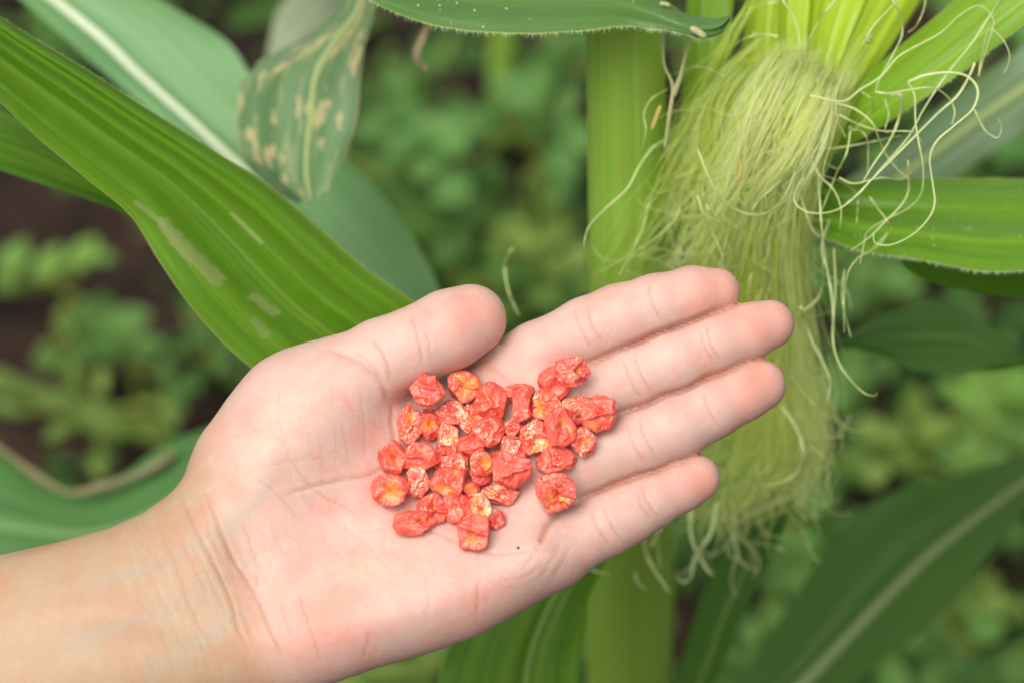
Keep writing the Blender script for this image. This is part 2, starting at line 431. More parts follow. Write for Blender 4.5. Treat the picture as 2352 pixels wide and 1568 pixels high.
M['leaf_grey'] = leaf_mat('leaf_grey_green', (.075, .15, .055), (.13, .21, .08), (.28, .34, .17), (.1, .2, .04), trans=.2, mid_w=.09, vein=30)
M['husk'] = leaf_mat('husk', (.27, .43, .018), (.50, .62, .04), (.5, .6, .1), (.55, .8, .03), trans=.42, mid_w=.002, vein=45, stripe=1.2, rough=.4)
M['husk_inner'] = leaf_mat('husk_inner', (.42, .55, .03), (.66, .74, .09), (.6, .7, .1), (.7, .9, .06), trans=.4, mid_w=.002, vein=60, stripe=.8, rough=.4)
M['husk_green'] = leaf_mat('husk_green', (.13, .30, .016), (.30, .48, .025), (.3, .45, .08), (.35, .65, .02), trans=.42, mid_w=.003, vein=50, edge=(.4, .5, .15))
M['hair'] = simple_mat('fine_hair', (.55, .68, .40), .5, .4)
M['rib_white'] = simple_mat('pale_midrib', (.66, .70, .52), .5, .1)
M['rib_green'] = simple_mat('green_midrib', (.30, .38, .14), .5, .1)
M['rib_leaf'] = simple_mat('leaf_green_midrib', (.17, .29, .05), .5, .15)
M['rib_dim'] = simple_mat('dim_midrib', (.15, .19, .07), .6, .05)
M['rib_brown'] = simple_mat('dry_rim', (.19, .17, .075), .7, .05)
M['rib_tan'] = simple_mat('dry_midrib', (.40, .32, .17), .7, .05)
M['stalk'] = stalk_mat()
M['silk'] = silk_mat('silk', (.76, .88, .14), (.99, 1.0, .74), .6, .50)
M['silk_loose'] = silk_mat('silk_loose', (.50, .60, .17), (.76, .82, .45), .4)

# ---- main plant
base = unproj(np.array([1470, 1568 + 300, -.235])); base = np.array([base[0], base[1], 0.0])
plant = empty('corn_plant', base)
tag(plant, 'tall bright green corn plant with a silky ear and thick stalk right behind the hand', 'corn plant', 'corn plants in the field')

def stalk_tube(name, parent, pts, sides=40, n=60, mat=None, ribs=0.0):
    """pts: (x, y, w mm, radius in picture units)"""
    r = catmull(pts, n)
    path = unproj(np.stack([r[:, 0], r[:, 1], r[:, 2] * .001], 1))
    rad = r[:, 3] * K * (D - r[:, 2] * .001) / D
    v, f = tube(path, rad, sides)
    V = v.reshape(n, sides, 3)
    th = np.linspace(0, 1, sides, endpoint=False)
    arc = np.concatenate([[0], np.cumsum(np.linalg.norm(np.diff(path, axis=0), axis=1))]) / .1
    uv = np.stack(np.broadcast_arrays(th[None], arc[:, None]), -1).reshape(-1, 2)
    return mesh_obj(name, v, f, mat or M['stalk'], parent, uv=uv)

gx, gy = base[0], base[1]
def w_on_vertical(y, w0, y0):
    """keep a stem upright: w (mm) at picture height y, given w0 at y0"""
    p = unproj(np.array([1440., y0, w0 * .001])); d = unproj(np.array([1440., y, 0.])) - C3
    t = (p[1] - C3[1]) / d[1]
    return (D - float(np.dot(d * t, F3))) * 1000
pts = []
for y, xl, xr in ((-700, 1345, 1500), (-300, 1345, 1515), (75, 1346, 1526), (350, 1349, 1532), (650, 1352, 1538), (1000, 1346, 1545), (1350, 1342, 1548), (1568, 1348, 1540), (1900, 1365, 1530), (2400, 1385, 1510)):
    pts.append(((xl + xr) / 2, y, w_on_vertical(y, -62, 75) - 115 * max(0, (y - 700) / 870) ** 1.3, (xr - xl) / 2))
st = stalk_tube('stalk', plant, pts, n=90)
lastp = unproj(np.array([pts[-1][0], pts[-1][1], pts[-1][2] * .001]))
v, f = tube(np.linspace(lastp, [lastp[0], lastp[1], 0], 12), .0125, 24)
uvz = np.stack([np.tile(np.linspace(0, 1, 24), 12), np.repeat(np.linspace(8, 14, 12), 24)], 1)
mesh_obj('stalk_foot', v, f, M['stalk'], plant, uv=uvz)
v, f = tube(np.linspace([lastp[0], lastp[1], lastp[2] * .55], [lastp[0], lastp[1], lastp[2] * .55 + .012], 5), [.0126, .0145, .015, .0145, .0126], 24)
mesh_obj('stalk_node', v, f, M['rib_green'], plant)

leaf_part('leaf', plant, M['leaf_bright'], [
    (-420, -90, -25, -430, -40, -25), (-250, -30, -25, -240, -120, -28),
    (-130, 120, -25, -110, -35, -30), (0, 236, -27, 60, 76, -34), (90, 320, -30, 200, 160, -38), (200, 412, -34, 340, 250, -44), (300, 497, -38, 480, 338, -50),
    (365, 600, -42, 620, 428, -56), (435, 700, -46, 742, 530, -60), (515, 790, -50, 845, 620, -64), (600, 864, -54, 950, 692, -68),
    (740, 985, -66, 1080, 800, -78), (960, 1100, -84, 1210, 930, -92), (1300, 1230, -116, 1400, 1150, -118), (1400, 1260, -122, 1450, 1220, -124)],
    nu=49, nv=160, camber=2, folds=((.20, 2.5, .10), (.45, -3.0, .12), (.66, 3.4, .08), (.80, -3.0, .06), (.92, 2.0, .06), (1.0, -5.0, .10)), wave=(1.5, 2.3), seed=1,
    label='broad bright green corn leaf with pale feeding scars rising to the upper left', hairs=(-1, 900, .0007))
leaf_part('leaf', plant, M['leaf_left2'], [
    (-300, 330, -70, -300, 200, -70), (-100, 362, -70, -100, 236, -72), (0, 392, -70, 0, 255, -75), (100, 425, -74, 110, 305, -80), (200, 458, -78, 230, 380, -86), (300, 500, -84, 350, 440, -92),
    (520, 640, -92, 600, 560, -100), (800, 800, -105, 860, 740, -112), (1200, 1080, -120, 1230, 1040, -124), (1420, 1250, -126, 1440, 1230, -128)],
    nu=25, nv=70, camber=-2, folds=((.25, -2.5, .10), (.6, 3, .12)), wave=(1, 2), seed=2, label='narrow streaked corn leaf behind the broad one at the left edge')
leaf_part('leaf', plant, M['leaf_dark'], [
    (600, -330, -75, 640, -190, -40), (740, -300, -72, 770, -70, -36), (850, -280, -70, 878, 17, -32), (1000, -250, -68, 1022, 64, -28), (1150, -220, -64, 1160, 77, -26), (1300, -170, -60, 1312, 74, -25),
    (1390, -110, -55, 1420, 61, -25), (1462, -60, -48, 1492, 65, -25), (1530, 4, -40, 1562, 76, -25), (1582, 32, -34, 1612, 88, -25), (1640, 42, -30, 1655, 78, -27), (1676, 36, -30, 1678, 46, -30)],
    nu=41, nv=110, camber=3, folds=((.75, -1.2, .1), (.9, .8, .05)), wave=(.8, 3), seed=3, ruff=.8,
    label='dark green corn leaf with hairy wavy edge across the top', hairs=(-1, 700, .0018))
leaf_part('leaf', plant, M['leaf_spot'], [
    (1330, -470, -90, 1360, -430, -80), (1000, -270, -120, 1050, -200, -100), (820, -100, -140, 900, -90, -118), (755, 38, -145, 864, 20, -122), (640, 118, -150, 840, 100, -125), (562, 176, -150, 827, 180, -125), (546, 262, -148, 821, 262, -125),
    (552, 350, -142, 800, 340, -122), (602, 418, -135, 768, 405, -120), (680, 466, -128, 738, 464, -118)],
    nu=25, nv=70, camber=4, folds=((.62, -3, .06), (.3, 2, .1)), wave=(2.5, 2), seed=4, ruff=5.0, mid_u=.62, mid_r=(.0022, .0008), mid_mat=M['rib_green'],
    label='grey green corn leaf with tan lesions hanging with its tip down')
leaf_part('leaf', plant, M['leaf_right'], [
    (1600, 480, -90, 1600, 500, -90), (1720, 440, -88, 1720, 500, -88), (1830, 430, -84, 1830, 492, -80), (1950, 416, -84, 1900, 548, -68), (2060, 411, -84, 2000, 580, -58), (2160, 410, -84, 2120, 598, -52), (2260, 410, -84, 2230, 620, -48),
    (2360, 410, -84, 2330, 624, -46), (2500, 412, -84, 2480, 612, -44), (2800, 440, -84, 2780, 560, -50), (3100, 520, -84, 3100, 530, -60)],
    nu=35, nv=90, camber=2, folds=((.2, 2, .1), (.42, -2, .08), (.62, 1.6, .08)), wave=(1.2, 3), seed=5, ruff=.7, hairs=(-1, 800, .0016),
    label='bright green corn leaf reaching to the right edge beside the silk')
leaf_part('leaf', plant, M['leaf_left2'], [
    (2050, 570, -70, 2055, 580, -85), (2090, 588, -62, 2085, 622, -92), (2140, 600, -58, 2160, 655, -92), (2230, 615, -54, 2260, 674, -90), (2350, 618, -52, 2360, 681, -88), (2480, 606, -52, 2500, 670, -86), (2750, 560, -56, 2750, 600, -80)],
    nu=13, nv=40, camber=2, seed=6, label='green turned under half of the leaf at the right edge')
leaf_part('leaf', plant, M['leaf_mid'], [
    (1700, 900, -150, 1700, 905, -150), (1860, 812, -180, 1870, 824, -180), (1930, 776, -195, 1935, 800, -190), (2010, 732, -205, 2010, 812, -195), (2080, 706, -210, 2090, 845, -200), (2150, 690, -212, 2160, 858, -202),
    (2220, 708, -215, 2230, 856, -204), (2290, 765, -215, 2290, 852, -206), (2360, 815, -215, 2360, 842, -210), (2440, 850, -215, 2440, 856, -215)],
    nu=17, nv=50, camber=4, folds=((.5, -3, .1),), wave=(2, 2), seed=7, label='blurred deep green corn leaf right of the fingertips')
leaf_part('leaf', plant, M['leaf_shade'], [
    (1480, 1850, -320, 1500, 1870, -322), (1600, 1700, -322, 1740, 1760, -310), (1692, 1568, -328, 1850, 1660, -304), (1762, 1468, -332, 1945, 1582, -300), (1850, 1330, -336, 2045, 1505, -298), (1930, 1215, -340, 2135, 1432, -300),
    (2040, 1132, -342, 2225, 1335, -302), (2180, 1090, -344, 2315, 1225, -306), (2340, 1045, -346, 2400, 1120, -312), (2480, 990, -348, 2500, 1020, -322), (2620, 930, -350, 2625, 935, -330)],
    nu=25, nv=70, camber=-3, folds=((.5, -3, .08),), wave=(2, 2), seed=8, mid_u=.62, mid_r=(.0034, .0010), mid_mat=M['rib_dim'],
    label='large dark shaded corn leaf with pale midrib at the lower right')
leaf_part('leaf', plant, M['leaf_bright'].copy() if False else M['leaf_left2'], [
    (1400, 1120, -120, 1440, 1140, -122), (1300, 1200, -118, 1400, 1270, -120), (1180, 1300, -116, 1352, 1372, -122), (1085, 1400, -116, 1348, 1432, -124), (1025, 1500, -118, 1332, 1520, -128), (1000, 1600, -124, 1318, 1640, -134),
    (980, 1760, -140, 1220, 1800, -150), (1000, 2000, -190, 1060, 2010, -195)],
    nu=25, nv=60, camber=3, folds=((.62, -3, .07),), wave=(1.5, 2), seed=9, mid_u=.62, mid_r=(.0020, .0011), mid_mat=M['rib_leaf'],
    label='green corn leaf hanging below the wrist with pale midrib')
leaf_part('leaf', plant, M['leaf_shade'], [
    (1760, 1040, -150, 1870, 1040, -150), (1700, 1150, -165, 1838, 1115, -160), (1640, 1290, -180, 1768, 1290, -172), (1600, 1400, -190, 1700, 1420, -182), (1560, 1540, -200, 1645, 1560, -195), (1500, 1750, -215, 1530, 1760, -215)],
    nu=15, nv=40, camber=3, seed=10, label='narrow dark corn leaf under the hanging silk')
# dry tip hanging under the top leaf
leaf_part('dry_leaf_tip', plant, M['rib_tan'], [(1010, -80, -70, 1022, -80, -70), (998, 0, -86, 1012, 0, -84), (985, 40, -100, 1000, 40, -98), (966, 75, -110, 984, 78, -108), (948, 115, -112, 966, 118, -106), (952, 145, -114, 966, 138, -108), (978, 166, -112, 984, 154, -112)], nu=5, nv=24, camber=1)

# ---- the ear
ev, ef = tube(unproj(catmull([(2080, -330, -.12), (2010, -150, -.115), (1930, 30, -.11), (1860, 190, -.105), (1800, 330, -.102), (1760, 450, -.102)], 40)),
              np.concatenate([np.linspace(.012, .021, 12), np.linspace(.021, .013, 16), np.linspace(.013, .003, 12)]), 28)
uve = np.stack([np.tile(np.linspace(0, 1, 28), 40), np.repeat(np.linspace(0, 1.6, 40), 28)], 1)
ear = mesh_obj('ear', ev, ef, M['husk'], plant, uv=uve)
ear['label'] = 'young drooping corn ear with yellow green husk and pale silk'
HL = [
 ('husk_green', [(1585, -200, -110, 1720, -200, -105), (1580, -40, -108, 1690, -40, -100), (1572, 100, -108, 1672, 115, -98), (1566, 240, -108, 1650, 250, -98), (1570, 400, -112, 1640, 420, -102), (1600, 560, -118, 1640, 560, -112)], 3),
 ('husk', [(1745, -220, -100, 1830, -220, -92), (1722, -40, -96, 1802, -40, -84), (1706, 100, -94, 1790, 110, -80), (1690, 220, -92, 1775, 240, -80), (1680, 340, -94, 1730, 360, -86)], 2.5),
 ('husk', [(1800, -220, -86, 1885, -220, -80), (1788, -40, -82, 1866, -40, -74), (1786, 80, -80, 1854, 90, -72), (1790, 190, -80, 1846, 200, -72), (1796, 300, -82, 1830, 310, -78)], 3),
 ('husk', [(1880, -220, -84, 2030, -220, -76), (1858, -40, -80, 2000, -40, -66), (1846, 80, -78, 1950, 90, -62), (1838, 190, -76, 1910, 200, -62), (1826, 300, -76, 1876, 310, -66)], 4),
 ('husk', [(1990, -220, -80, 2215, -200, -84), (1960, -40, -72, 2132, -30, -76), (1920, 70, -68, 2060, 85, -72), (1886, 170, -66, 1990, 190, -70), (1850, 280, -68, 1915, 290, -72), (1826, 370, -74, 1860, 375, -76)], 4),
 ('husk_green', [(1790, 400, -84, 1800, 430, -84), (1850, 318, -78, 1884, 372, -76), (1935, 222, -70, 1990, 312, -62), (2042, 128, -64, 2100, 242, -52), (2142, 44, -60, 2232, 150, -46), (2242, -42, -56, 2372, 42, -42), (2350, -140, -54, 2510, -60, -40), (2600, -330, -54, 2640, -280, -46)], 4),
]
HL += [
 ('husk_inner', [(1830, 110, -96, 1930, 215, -90), (1748, 205, -74, 1895, 315, -70), (1668, 330, -70, 1862, 430, -68), (1618, 470, -80, 1815, 550, -78), (1600, 600, -98, 1760, 650, -96), (1610, 730, -114, 1710, 750, -114), (1630, 830, -124, 1660, 840, -124)], 6),
]
for i, (m, rows, cam_) in enumerate(HL):
    leaf_part('husk_leaf', ear, M[m], rows, nu=21, nv=50, camber=cam_, folds=((.3, 1.2, .08), (.7, -1.0, .07)), wave=(.8, 2), seed=20 + i,
              hairs=(-1, 260, .0008) if i == 5 else None)

# silk mass: guides in (x, y, w mm); many fine strands follow them
def r3(p, w_=None):
    q = [(1320.7 + v[0] * .4394, v[1] * .4394) + tuple(v[2:]) for v in p]
    return q
GUIDES = [
 (r3([(1040, 270, -74), (970, 330, -60), (890, 420, -58), (800, 570, -60), (740, 750, -64), (680, 930, -70), (610, 1130, -78), (540, 1330, -86), (480, 1560, -96)]), 34, 36, 230),
 (r3([(1120, 300, -68), (1060, 360, -54), (1000, 450, -50), (930, 590, -50), (880, 770, -56), (840, 960, -62), (780, 1150, -70), (730, 1350, -80), (700, 1560, -92)]), 30, 40, 320),
 (r3([(1220, 330, -64), (1170, 420, -52), (1110, 530, -48), (1040, 680, -50), (960, 880, -58), (900, 1100, -68), (850, 1300, -78), (810, 1560, -92), (790, 1900, -112)]), 28, 42, 330),
 (r3([(1330, 420, -62), (1290, 520, -48), (1240, 640, -44), (1160, 790, -46), (1070, 930, -54), (980, 1070, -64), (900, 1230, -76)]), 20, 24, 380),
 (r3([(1390, 480, -62), (1320, 600, -52), (1230, 780, -54), (1140, 980, -60), (1080, 1250, -74), (1055, 1560, -90), (1070, 1960, -110), (1130, 2300, -122), (1060, 2540, -134), (800, 2680, -142)]), 18, 46, 330),
 (r3([(990, 320, -78), (910, 380, -70), (810, 470, -70), (670, 580, -74), (590, 740, -78), (500, 920, -82), (420, 1110, -86), (340, 1320, -92), (280, 1540, -98)]), 26, 30, 90),
 (r3([(900, 40, -92), (830, 160, -80), (760, 310, -78), (670, 460, -80), (580, 640, -82), (500, 850, -86), (410, 1080, -90), (300, 1330, -96)]), 8, 26, 14),
 (r3([(1380, 500, -72), (1260, 760, -66), (1170, 1080, -74), (1130, 1480, -96), (1150, 1900, -112), (1160, 2240, -122), (1080, 2480, -132), (860, 2640, -142), (640, 2700, -146)]), 18, 58, 240),
 (r3([(1300, 560, -76), (1080, 900, -70), (920, 1250, -80), (860, 1600, -96), (840, 1950, -112), (850, 2280, -126), (780, 2520, -138), (620, 2760, -150)]), 34, 70, 260),
]
GTONE = [.45, .75, .9, 1.0, .75, .3, .2, .5, .4]  # paler middle guides: sunlit sheen of the tuft put into strand tone
SB = Batch()
for gi, (path, s0, s1, cnt) in enumerate(GUIDES):
    nl = max(6, int(cnt / 9.5))
    for L_ in range(nl):
        lx, ly, lw = rng.normal(size=3); lf1, lp1 = rng.uniform(.5, 1.6), rng.uniform(0, 6.3); lend = rng.normal(size=2)
        ltone = GTONE[gi] + rng.uniform(-.35, .35); lamp = rng.uniform(.25, 1.1)
        for q in range(int(rng.integers(6, 16))):
            n = 30
            a = catmull(path, n); t = np.linspace(0, 1, n)
            sp = s0 + (s1 - s0) * t
            ox, oy, ow = rng.normal(size=3)
            fr = .22 + .30 * t ** 1.5
            a[:, 0] += sp * (lx * .75 + ox * fr); a[:, 1] += sp * (ly * .4 + oy * fr * .6); a[:, 2] += (2 + 8 * t) * (lw * .8 + ow * .35)
            a[:, 0] += t ** 2 * lend[0] * 45; a[:, 1] += t ** 2 * lend[1] * 18
            wob = t ** 1.5 * sp * 1.25
            f1, p1, f2, p2 = rng.uniform(.8, 2.4), rng.uniform(0, 6.3), rng.uniform(3, 6.5), rng.uniform(0, 6.3)
            rebel = 2.2 if rng.random() < .14 else 1.0
            curl = rebel * wob * 1.25 * (lamp * np.sin(lf1 * 6.28 * t + lp1) + .26 * np.sin(f1 * 6.28 * t + p1) + .10 * np.sin(f2 * 6.28 * t + p2))
            a[:, 0] += curl; a[:, 1] += .3 * wob * np.sin(f2 * 4 * t + p1) * .3; a[:, 2] += .05 * wob * np.cos(f1 * 6.28 * t + p2)
            ln = rng.uniform(.55, 1.0)
            k = max(12, int(n * ln)); a = a[int(6.5 * rng.random() ** 1.6):k].copy(); k = len(a)
            if rng.random() < .22:      # strands that lift off at the end
                tt = np.linspace(0, 1, k) ** 3
                a[:, 0] += tt * rng.normal() * 60; a[:, 1] += tt * rng.normal() * 34; a[:, 2] += tt * rng.uniform(0, 8)
            if rng.random() < .40:      # some strands start on top of the husk tips
                hd = a[0] + (a[0] - a[3]) * rng.uniform(.4, 1.5) + np.array([rng.normal() * 8, rng.normal() * 6, 0]); hd[2] = -60
                a = np.vstack([hd, .5 * (hd + a[0]) + np.array([0, 0, 6.0]), a]); a[:6, 2] = np.maximum(a[:6, 2], -62)
            a[:, 2] *= .001
            vv, ff = tube(unproj(a), rng.uniform(.00009, .00023) * np.interp(np.linspace(0, 1, len(a)), [0, .22, .6, 1], [.35, 1, .9, .45]), 3)
            SB.add(vv, ff, None, np.clip(ltone + rng.normal() * .18, 0, 1))
# stray curls round the tuft
for q in range(300):
    u0 = rng.uniform(0, 1) ** .7; gx_, gy_, gw_ = catmull(GUIDES[int(rng.choice([0, 1, 2, 4, 7, 7, 8, 8]))][0], 60)[int(8 + 50 * u0)]
    n = 26; t = np.linspace(0, 1, n); ang0 = rng.uniform(1.2, 2.6); L_ = rng.uniform(50, 190)
    th = ang0 + rng.normal() * .5 + np.cumsum(rng.normal() * .05 + .10 * np.sin(t * rng.uniform(4, 11) + rng.uniform(0, 6)))
    x = gx_ + rng.normal() * 45 + np.cumsum(np.cos(th)) * L_ / n; y = gy_ + rng.normal() * 25 + np.cumsum(np.sin(th)) * L_ / n
    w_ = gw_ + rng.uniform(2, 12) + 4 * np.sin(t * 5 + q) - 14 * t
    vv, ff = tube(unproj(np.stack([x, y, w_ * .001], 1)), rng.uniform(.00012, .00024), 4)
    SB.add(vv, ff, None, rng.uniform(.3, 1))
so = SB.build('silk', M['silk'], ear); so['kind'] = 'stuff'
so['label'] = 'thick tuft of pale yellow green silk pouring from the ear'

def r3(p): return [(1320.7 + x * .4394, y * .4394) for x, y in p]
def r4(p): return [(1665 + x * .597, 631.6 + y * .597) for x, y in p]
def r6(p): return [((2000 + x * .5102) / 1.7415, (1700 + y * .5102) / 1.7415) for x, y in p]
LOOSE = [
 (r3([(1085, 0), (1150, 110), (1180, 240), (1200, 360), (1255, 480)]), -45, .42),
 (r3([(1360, 0), (1290, 90), (1225, 200)]), -45, .45),
 (r3([(1690, 0), (1560, 140), (1480, 280), (1400, 400), (1365, 500), (1370, 620), (1415, 720)]), -38, .5),
 (r3([(1660, 0), (1700, 80), (1710, 180), (1660, 290), (1590, 420), (1570, 490)]), -40, .42),
 (r3([(1835, -20), (1820, 60), (1780, 140), (1740, 170)]), -45, .4),
 (r3([(1230, 500), (1400, 530), (1490, 470), (1600, 400), (1700, 290), (1900, 180), (2000, 90), (2100, 30), (2160, 60), (2190, 120), (2160, 220), (2110, 400)]), -36, .42),
 (r3([(2230, -10), (2170, 80), (2080, 220), (1950, 380), (1830, 560), (1740, 720), (1600, 880), (1500, 1000), (1420, 1060)]), -32, .45),
 (r3([(1740, 430), (1830, 395), (1950, 380), (2050, 400), (2105, 470), (2080, 570), (1980, 660), (1890, 740), (1855, 830), (1870, 960), (1880, 1060), (1850, 1140), (1760, 1230), (1650, 1280), (1570, 1270), (1560, 1220)]), -28, .55),
 (r3([(1570, 480), (1640, 490), (1750, 470), (1870, 460), (1950, 510), (1985, 580), (1970, 650)]), -30, .5),
 (r3([(2090, 330), (2060, 400), (2000, 500), (1900, 590), (1790, 700), (1700, 790), (1560, 930), (1430, 1060), (1330, 1110), (1220, 1110), (1150, 1060), (1160, 980), (1200, 930)]), -34, .5),
 (r3([(1360, 540), (1460, 570), (1550, 640), (1590, 730), (1620, 800), (1680, 880), (1750, 940)]), -36, .48),
 (r3([(1380, 600), (1480, 650), (1600, 685), (1760, 690), (1810, 740)]), -38, .4),
 (r3([(1650, 500), (1700, 500), (1705, 560), (1680, 660), (1630, 760), (1560, 860), (1500, 960)]), -30, .8),
 (r3([(1740, 430), (1775, 500), (1780, 640), (1800, 760), (1820, 880), (1810, 1010), (1740, 1090), (1620, 1150), (1530, 1210), (1510, 1280), (1490, 1380)]), -34, .42),
 (r3([(1440, 680), (1420, 800), (1370, 900), (1330, 1000), (1290, 1100)]), -40, .45),
 (r3([(1250, 720), (1240, 830), (1280, 920), (1350, 990), (1390, 1090), (1385, 1200)]), -40, .5),
 (r3([(1450, 680), (1500, 690), (1530, 750), (1530, 900)]), -40, .45),
 (r3([(1280, 780), (1400, 770), (1560, 740), (1700, 710)]), -44, .38),
 (r3([(1380, 930), (1460, 960), (1600, 930), (1700, 940), (1760, 900)]), -38, .42),
 (r3([(1740, 840), (1745, 920), (1740, 1010), (1700, 1080), (1620, 1160), (1540, 1240), (1440, 1310)]), -36, .5),
 (r3([(1270, 860), (1280, 1050), (1290, 1200), (1310, 1350), (1330, 1480), (1345, 1620), (1350, 1800)]), -52, .5),
 (r3([(1330, 1150), (1290, 1290), (1320, 1420), (1350, 1568), (1345, 1700)]), -58, .42),
 (r3([(1650, 1190), (1590, 1280), (1480, 1350), (1430, 1420), (1410, 1520), (1405, 1620), (1408, 1740)]), -44, .42),
 (r4([(420, -100), (425, 60), (415, 240), (440, 340), (490, 410), (540, 455), (580, 462), (584, 450)]), -50, .55),
 (r4([(460, -20), (452, 60), (455, 120), (472, 190), (485, 240)]), -52, .5),
 (r4([(290, 120), (300, 160), (330, 240), (380, 340), (405, 410), (395, 480)]), -66, .65),
 (r4([(285, 150), (350, 100), (375, 40), (380, -60)]), -70, .42),
 (r4([(250, 380), (300, 450), (350, 500), (390, 545)]), -95, .42),
 (r4([(215, 500), (270, 580), (300, 670), (290, 740), (230, 790), (150, 810)]), -100, 1.0),
 (r4([(320, 650), (380, 700), (400, 760), (385, 830)]), -110, .4),
 (r4([(20, 860), (35, 930), (32, 1010)]), -135, .8),
 (r6([(1500, 600), (1490, 780), (1510, 920), (1560, 1010), (1610, 1110), (1670, 1180)]), -125, .95),
 (r6([(1700, 600), (1660, 820), (1600, 930), (1550, 1000), (1515, 1080), (1495, 1190), (1450, 1230), (1390, 1200)]), -128, .9),
 (r6([(1120, 780), (1135, 960), (1190, 1100), (1270, 1220), (1330, 1310)]), -125, .9),
 (r6([(1300, 700), (1230, 850), (1180, 960)]), -122, .9),
 (r6([(1060, 1150), (1080, 1230), (1150, 1290)]), -130, .8),
 (r6([(640, 1080), (740, 1140), (860, 1170)]), -110, .7),
 (r3([(460, 740), (400, 780), (330, 880), (270, 990), (150, 1100), (70, 1190), (45, 1290)]), -55, .62),
 (r3([(480, 470), (440, 490), (390, 530), (360, 600), (370, 680), (350, 780)]), -56, .42),
 (r3([(640, 780), (660, 830), (700, 930), (770, 1040), (870, 1110), (980, 1120), (1060, 1070), (1110, 1000), (1150, 900)]), -42, .52),
 (r3([(780, 400), (720, 370), (640, 350), (560, 380), (545, 420)]), -58, .42),
 (r3([(400, 1040), (380, 1090), (350, 1200), (280, 1330), (130, 1420)]), -66, .45),
 (r3([(560, 1020), (520, 1150), (400, 1260), (300, 1330), (230, 1440)]), -64, .45),
 (r3([(1120, 900), (1040, 980), (960, 1050), (920, 1110)]), -44, .4),
 (r3([(1190, 760), (1100, 900), (1020, 960), (995, 1010), (1005, 1090)]), -44, .45),
 (r3([(720, 1130), (680, 1060), (660, 960)]), -56, .42),
 (r3([(640, 1020), (680, 1150), (720, 1220), (770, 1340)]), -62, .45),
 ([(1176, 572), (1163, 600), (1160, 625), (1168, 670), (1180, 700), (1192, 724)], -95, .75),
 (r3([(2110, 400), (2125, 300), (2165, 160), (2230, 200), (2270, 280), (2260, 350), (2225, 400)]), -30, .36),
 (r3([(2080, 560), (2110, 620), (2150, 690), (2210, 720), (2230, 660), (2210, 620)]), -36, .36),
 (r3([(1060, 10), (960, 30), (900, 60), (830, 130)]), -62, .42),
 (r3([(1060, 190), (960, 180), (870, 210), (835, 240)]), -58, .45),
 (r3([(1620, 520), (1640, 600), (1620, 680), (1640, 700)]), -42, .36),
 (r3([(1500, 480), (1560, 540), (1500, 640), (1440, 690)]), -44, .34),
 (r3([(1160, 980), (1200, 1090), (1240, 1200), (1280, 1240)]), -48, .42),
 (r3([(1540, 1030), (1590, 1100), (1640, 1170), (1630, 1220), (1560, 1290)]), -42, .4),
 (r3([(1480, 1050), (1475, 1130), (1465, 1240)]), -44, .38),
]
for (p, w0, r_mm) in LOOSE:
    n = max(16, 7 * len(p))
    p3 = catmull([(x, y) for x, y in p], n)
    t = np.linspace(0, 1, n)
    ww = w0 + 5 * np.sin(t * 5 + rng.uniform(0, 6)) + 3 * np.sin(t * 11 + rng.uniform(0, 6))
    path = unproj(np.column_stack([p3, ww * .001]))
    rad = r_mm * .00062 * (1 + .12 * np.sin(t * 31 + p[0][0])) * np.clip(1.15 - .75 * t, .4, 1)
    v, f = tube(path, rad, 6)
    mesh_obj('silk_strand', v, f, M['silk_loose'], ear, attrs={'tone': np.full(len(v), rng.uniform(.35, 1.0))})

# orange stamens caught in the silk, part of the plant's litter: things that lie on it
M['anther'] = simple_mat('anther', (.40, .40, .19), .6, .15)
M['anther_dry'] = simple_mat('dry_anther', (.48, .36, .09), .7, .2)
def anther(x, y, w_, ang, L, r, mat, label):
    a = math.radians(ang); dx, dy = math.cos(a) * L / 2, -math.sin(a) * L / 2
    n = 14; t = np.linspace(-1, 1, n)
    path = unproj(np.stack([x + dx * t, y + dy * t + 2 * t * t, np.full(n, w_ * .001)], 1))
    rr = r * K * np.sqrt(np.clip(1 - t ** 4, .02, 1)) * (1 - .12 * np.exp(-(t / .12) ** 2))
    v, f = tube(path, rr, 10)
    c = v.mean(0)
    o = mesh_obj('anther', v, f, mat, origin=c)
    tag(o, label, 'anther', 'fallen anthers on the corn plant')
anther(1603, 74, -21, -32, 44, 9, M['anther'], 'pale oval anther on the tip of the dark green leaf at the top')
anther(1527, 10, -34, -12, 26, 6, M['anther'], 'small pale anther on the upper rim of the dark green leaf')
anther(1521, 88, -40, 95, 26, 5, M['anther'], 'pale anther hanging just below the dark leaf at the stalk edge')
anther(1508, 268, -46, 70, 62, 6, M['anther_dry'], 'orange dry anther caught in silk against the stalk')
anther(1700, 392, -42, 80, 50, 5, M['anther_dry'], 'orange dry anther lying in the thick of the silk tuft')
leaf_part('dry_silk', ear, M['anther'], [(1520, 90, -42, 1525, 90, -42), (1523, 150, -44, 1529, 150, -44), (1541, 200, -46, 1549, 200, -46), (1532, 270, -48, 1541, 270, -48), (1524, 340, -52, 1530, 340, -52)], nu=4, nv=30, camber=.5)
leaf_part('dry_silk', ear, M['anther'], [(1585, 80, -40, 1592, 80, -40), (1570, 130, -42, 1578, 130, -42), (1556, 180, -44, 1566, 182, -44), (1540, 215, -46, 1552, 222, -46)], nu=4, nv=24, camber=.5)

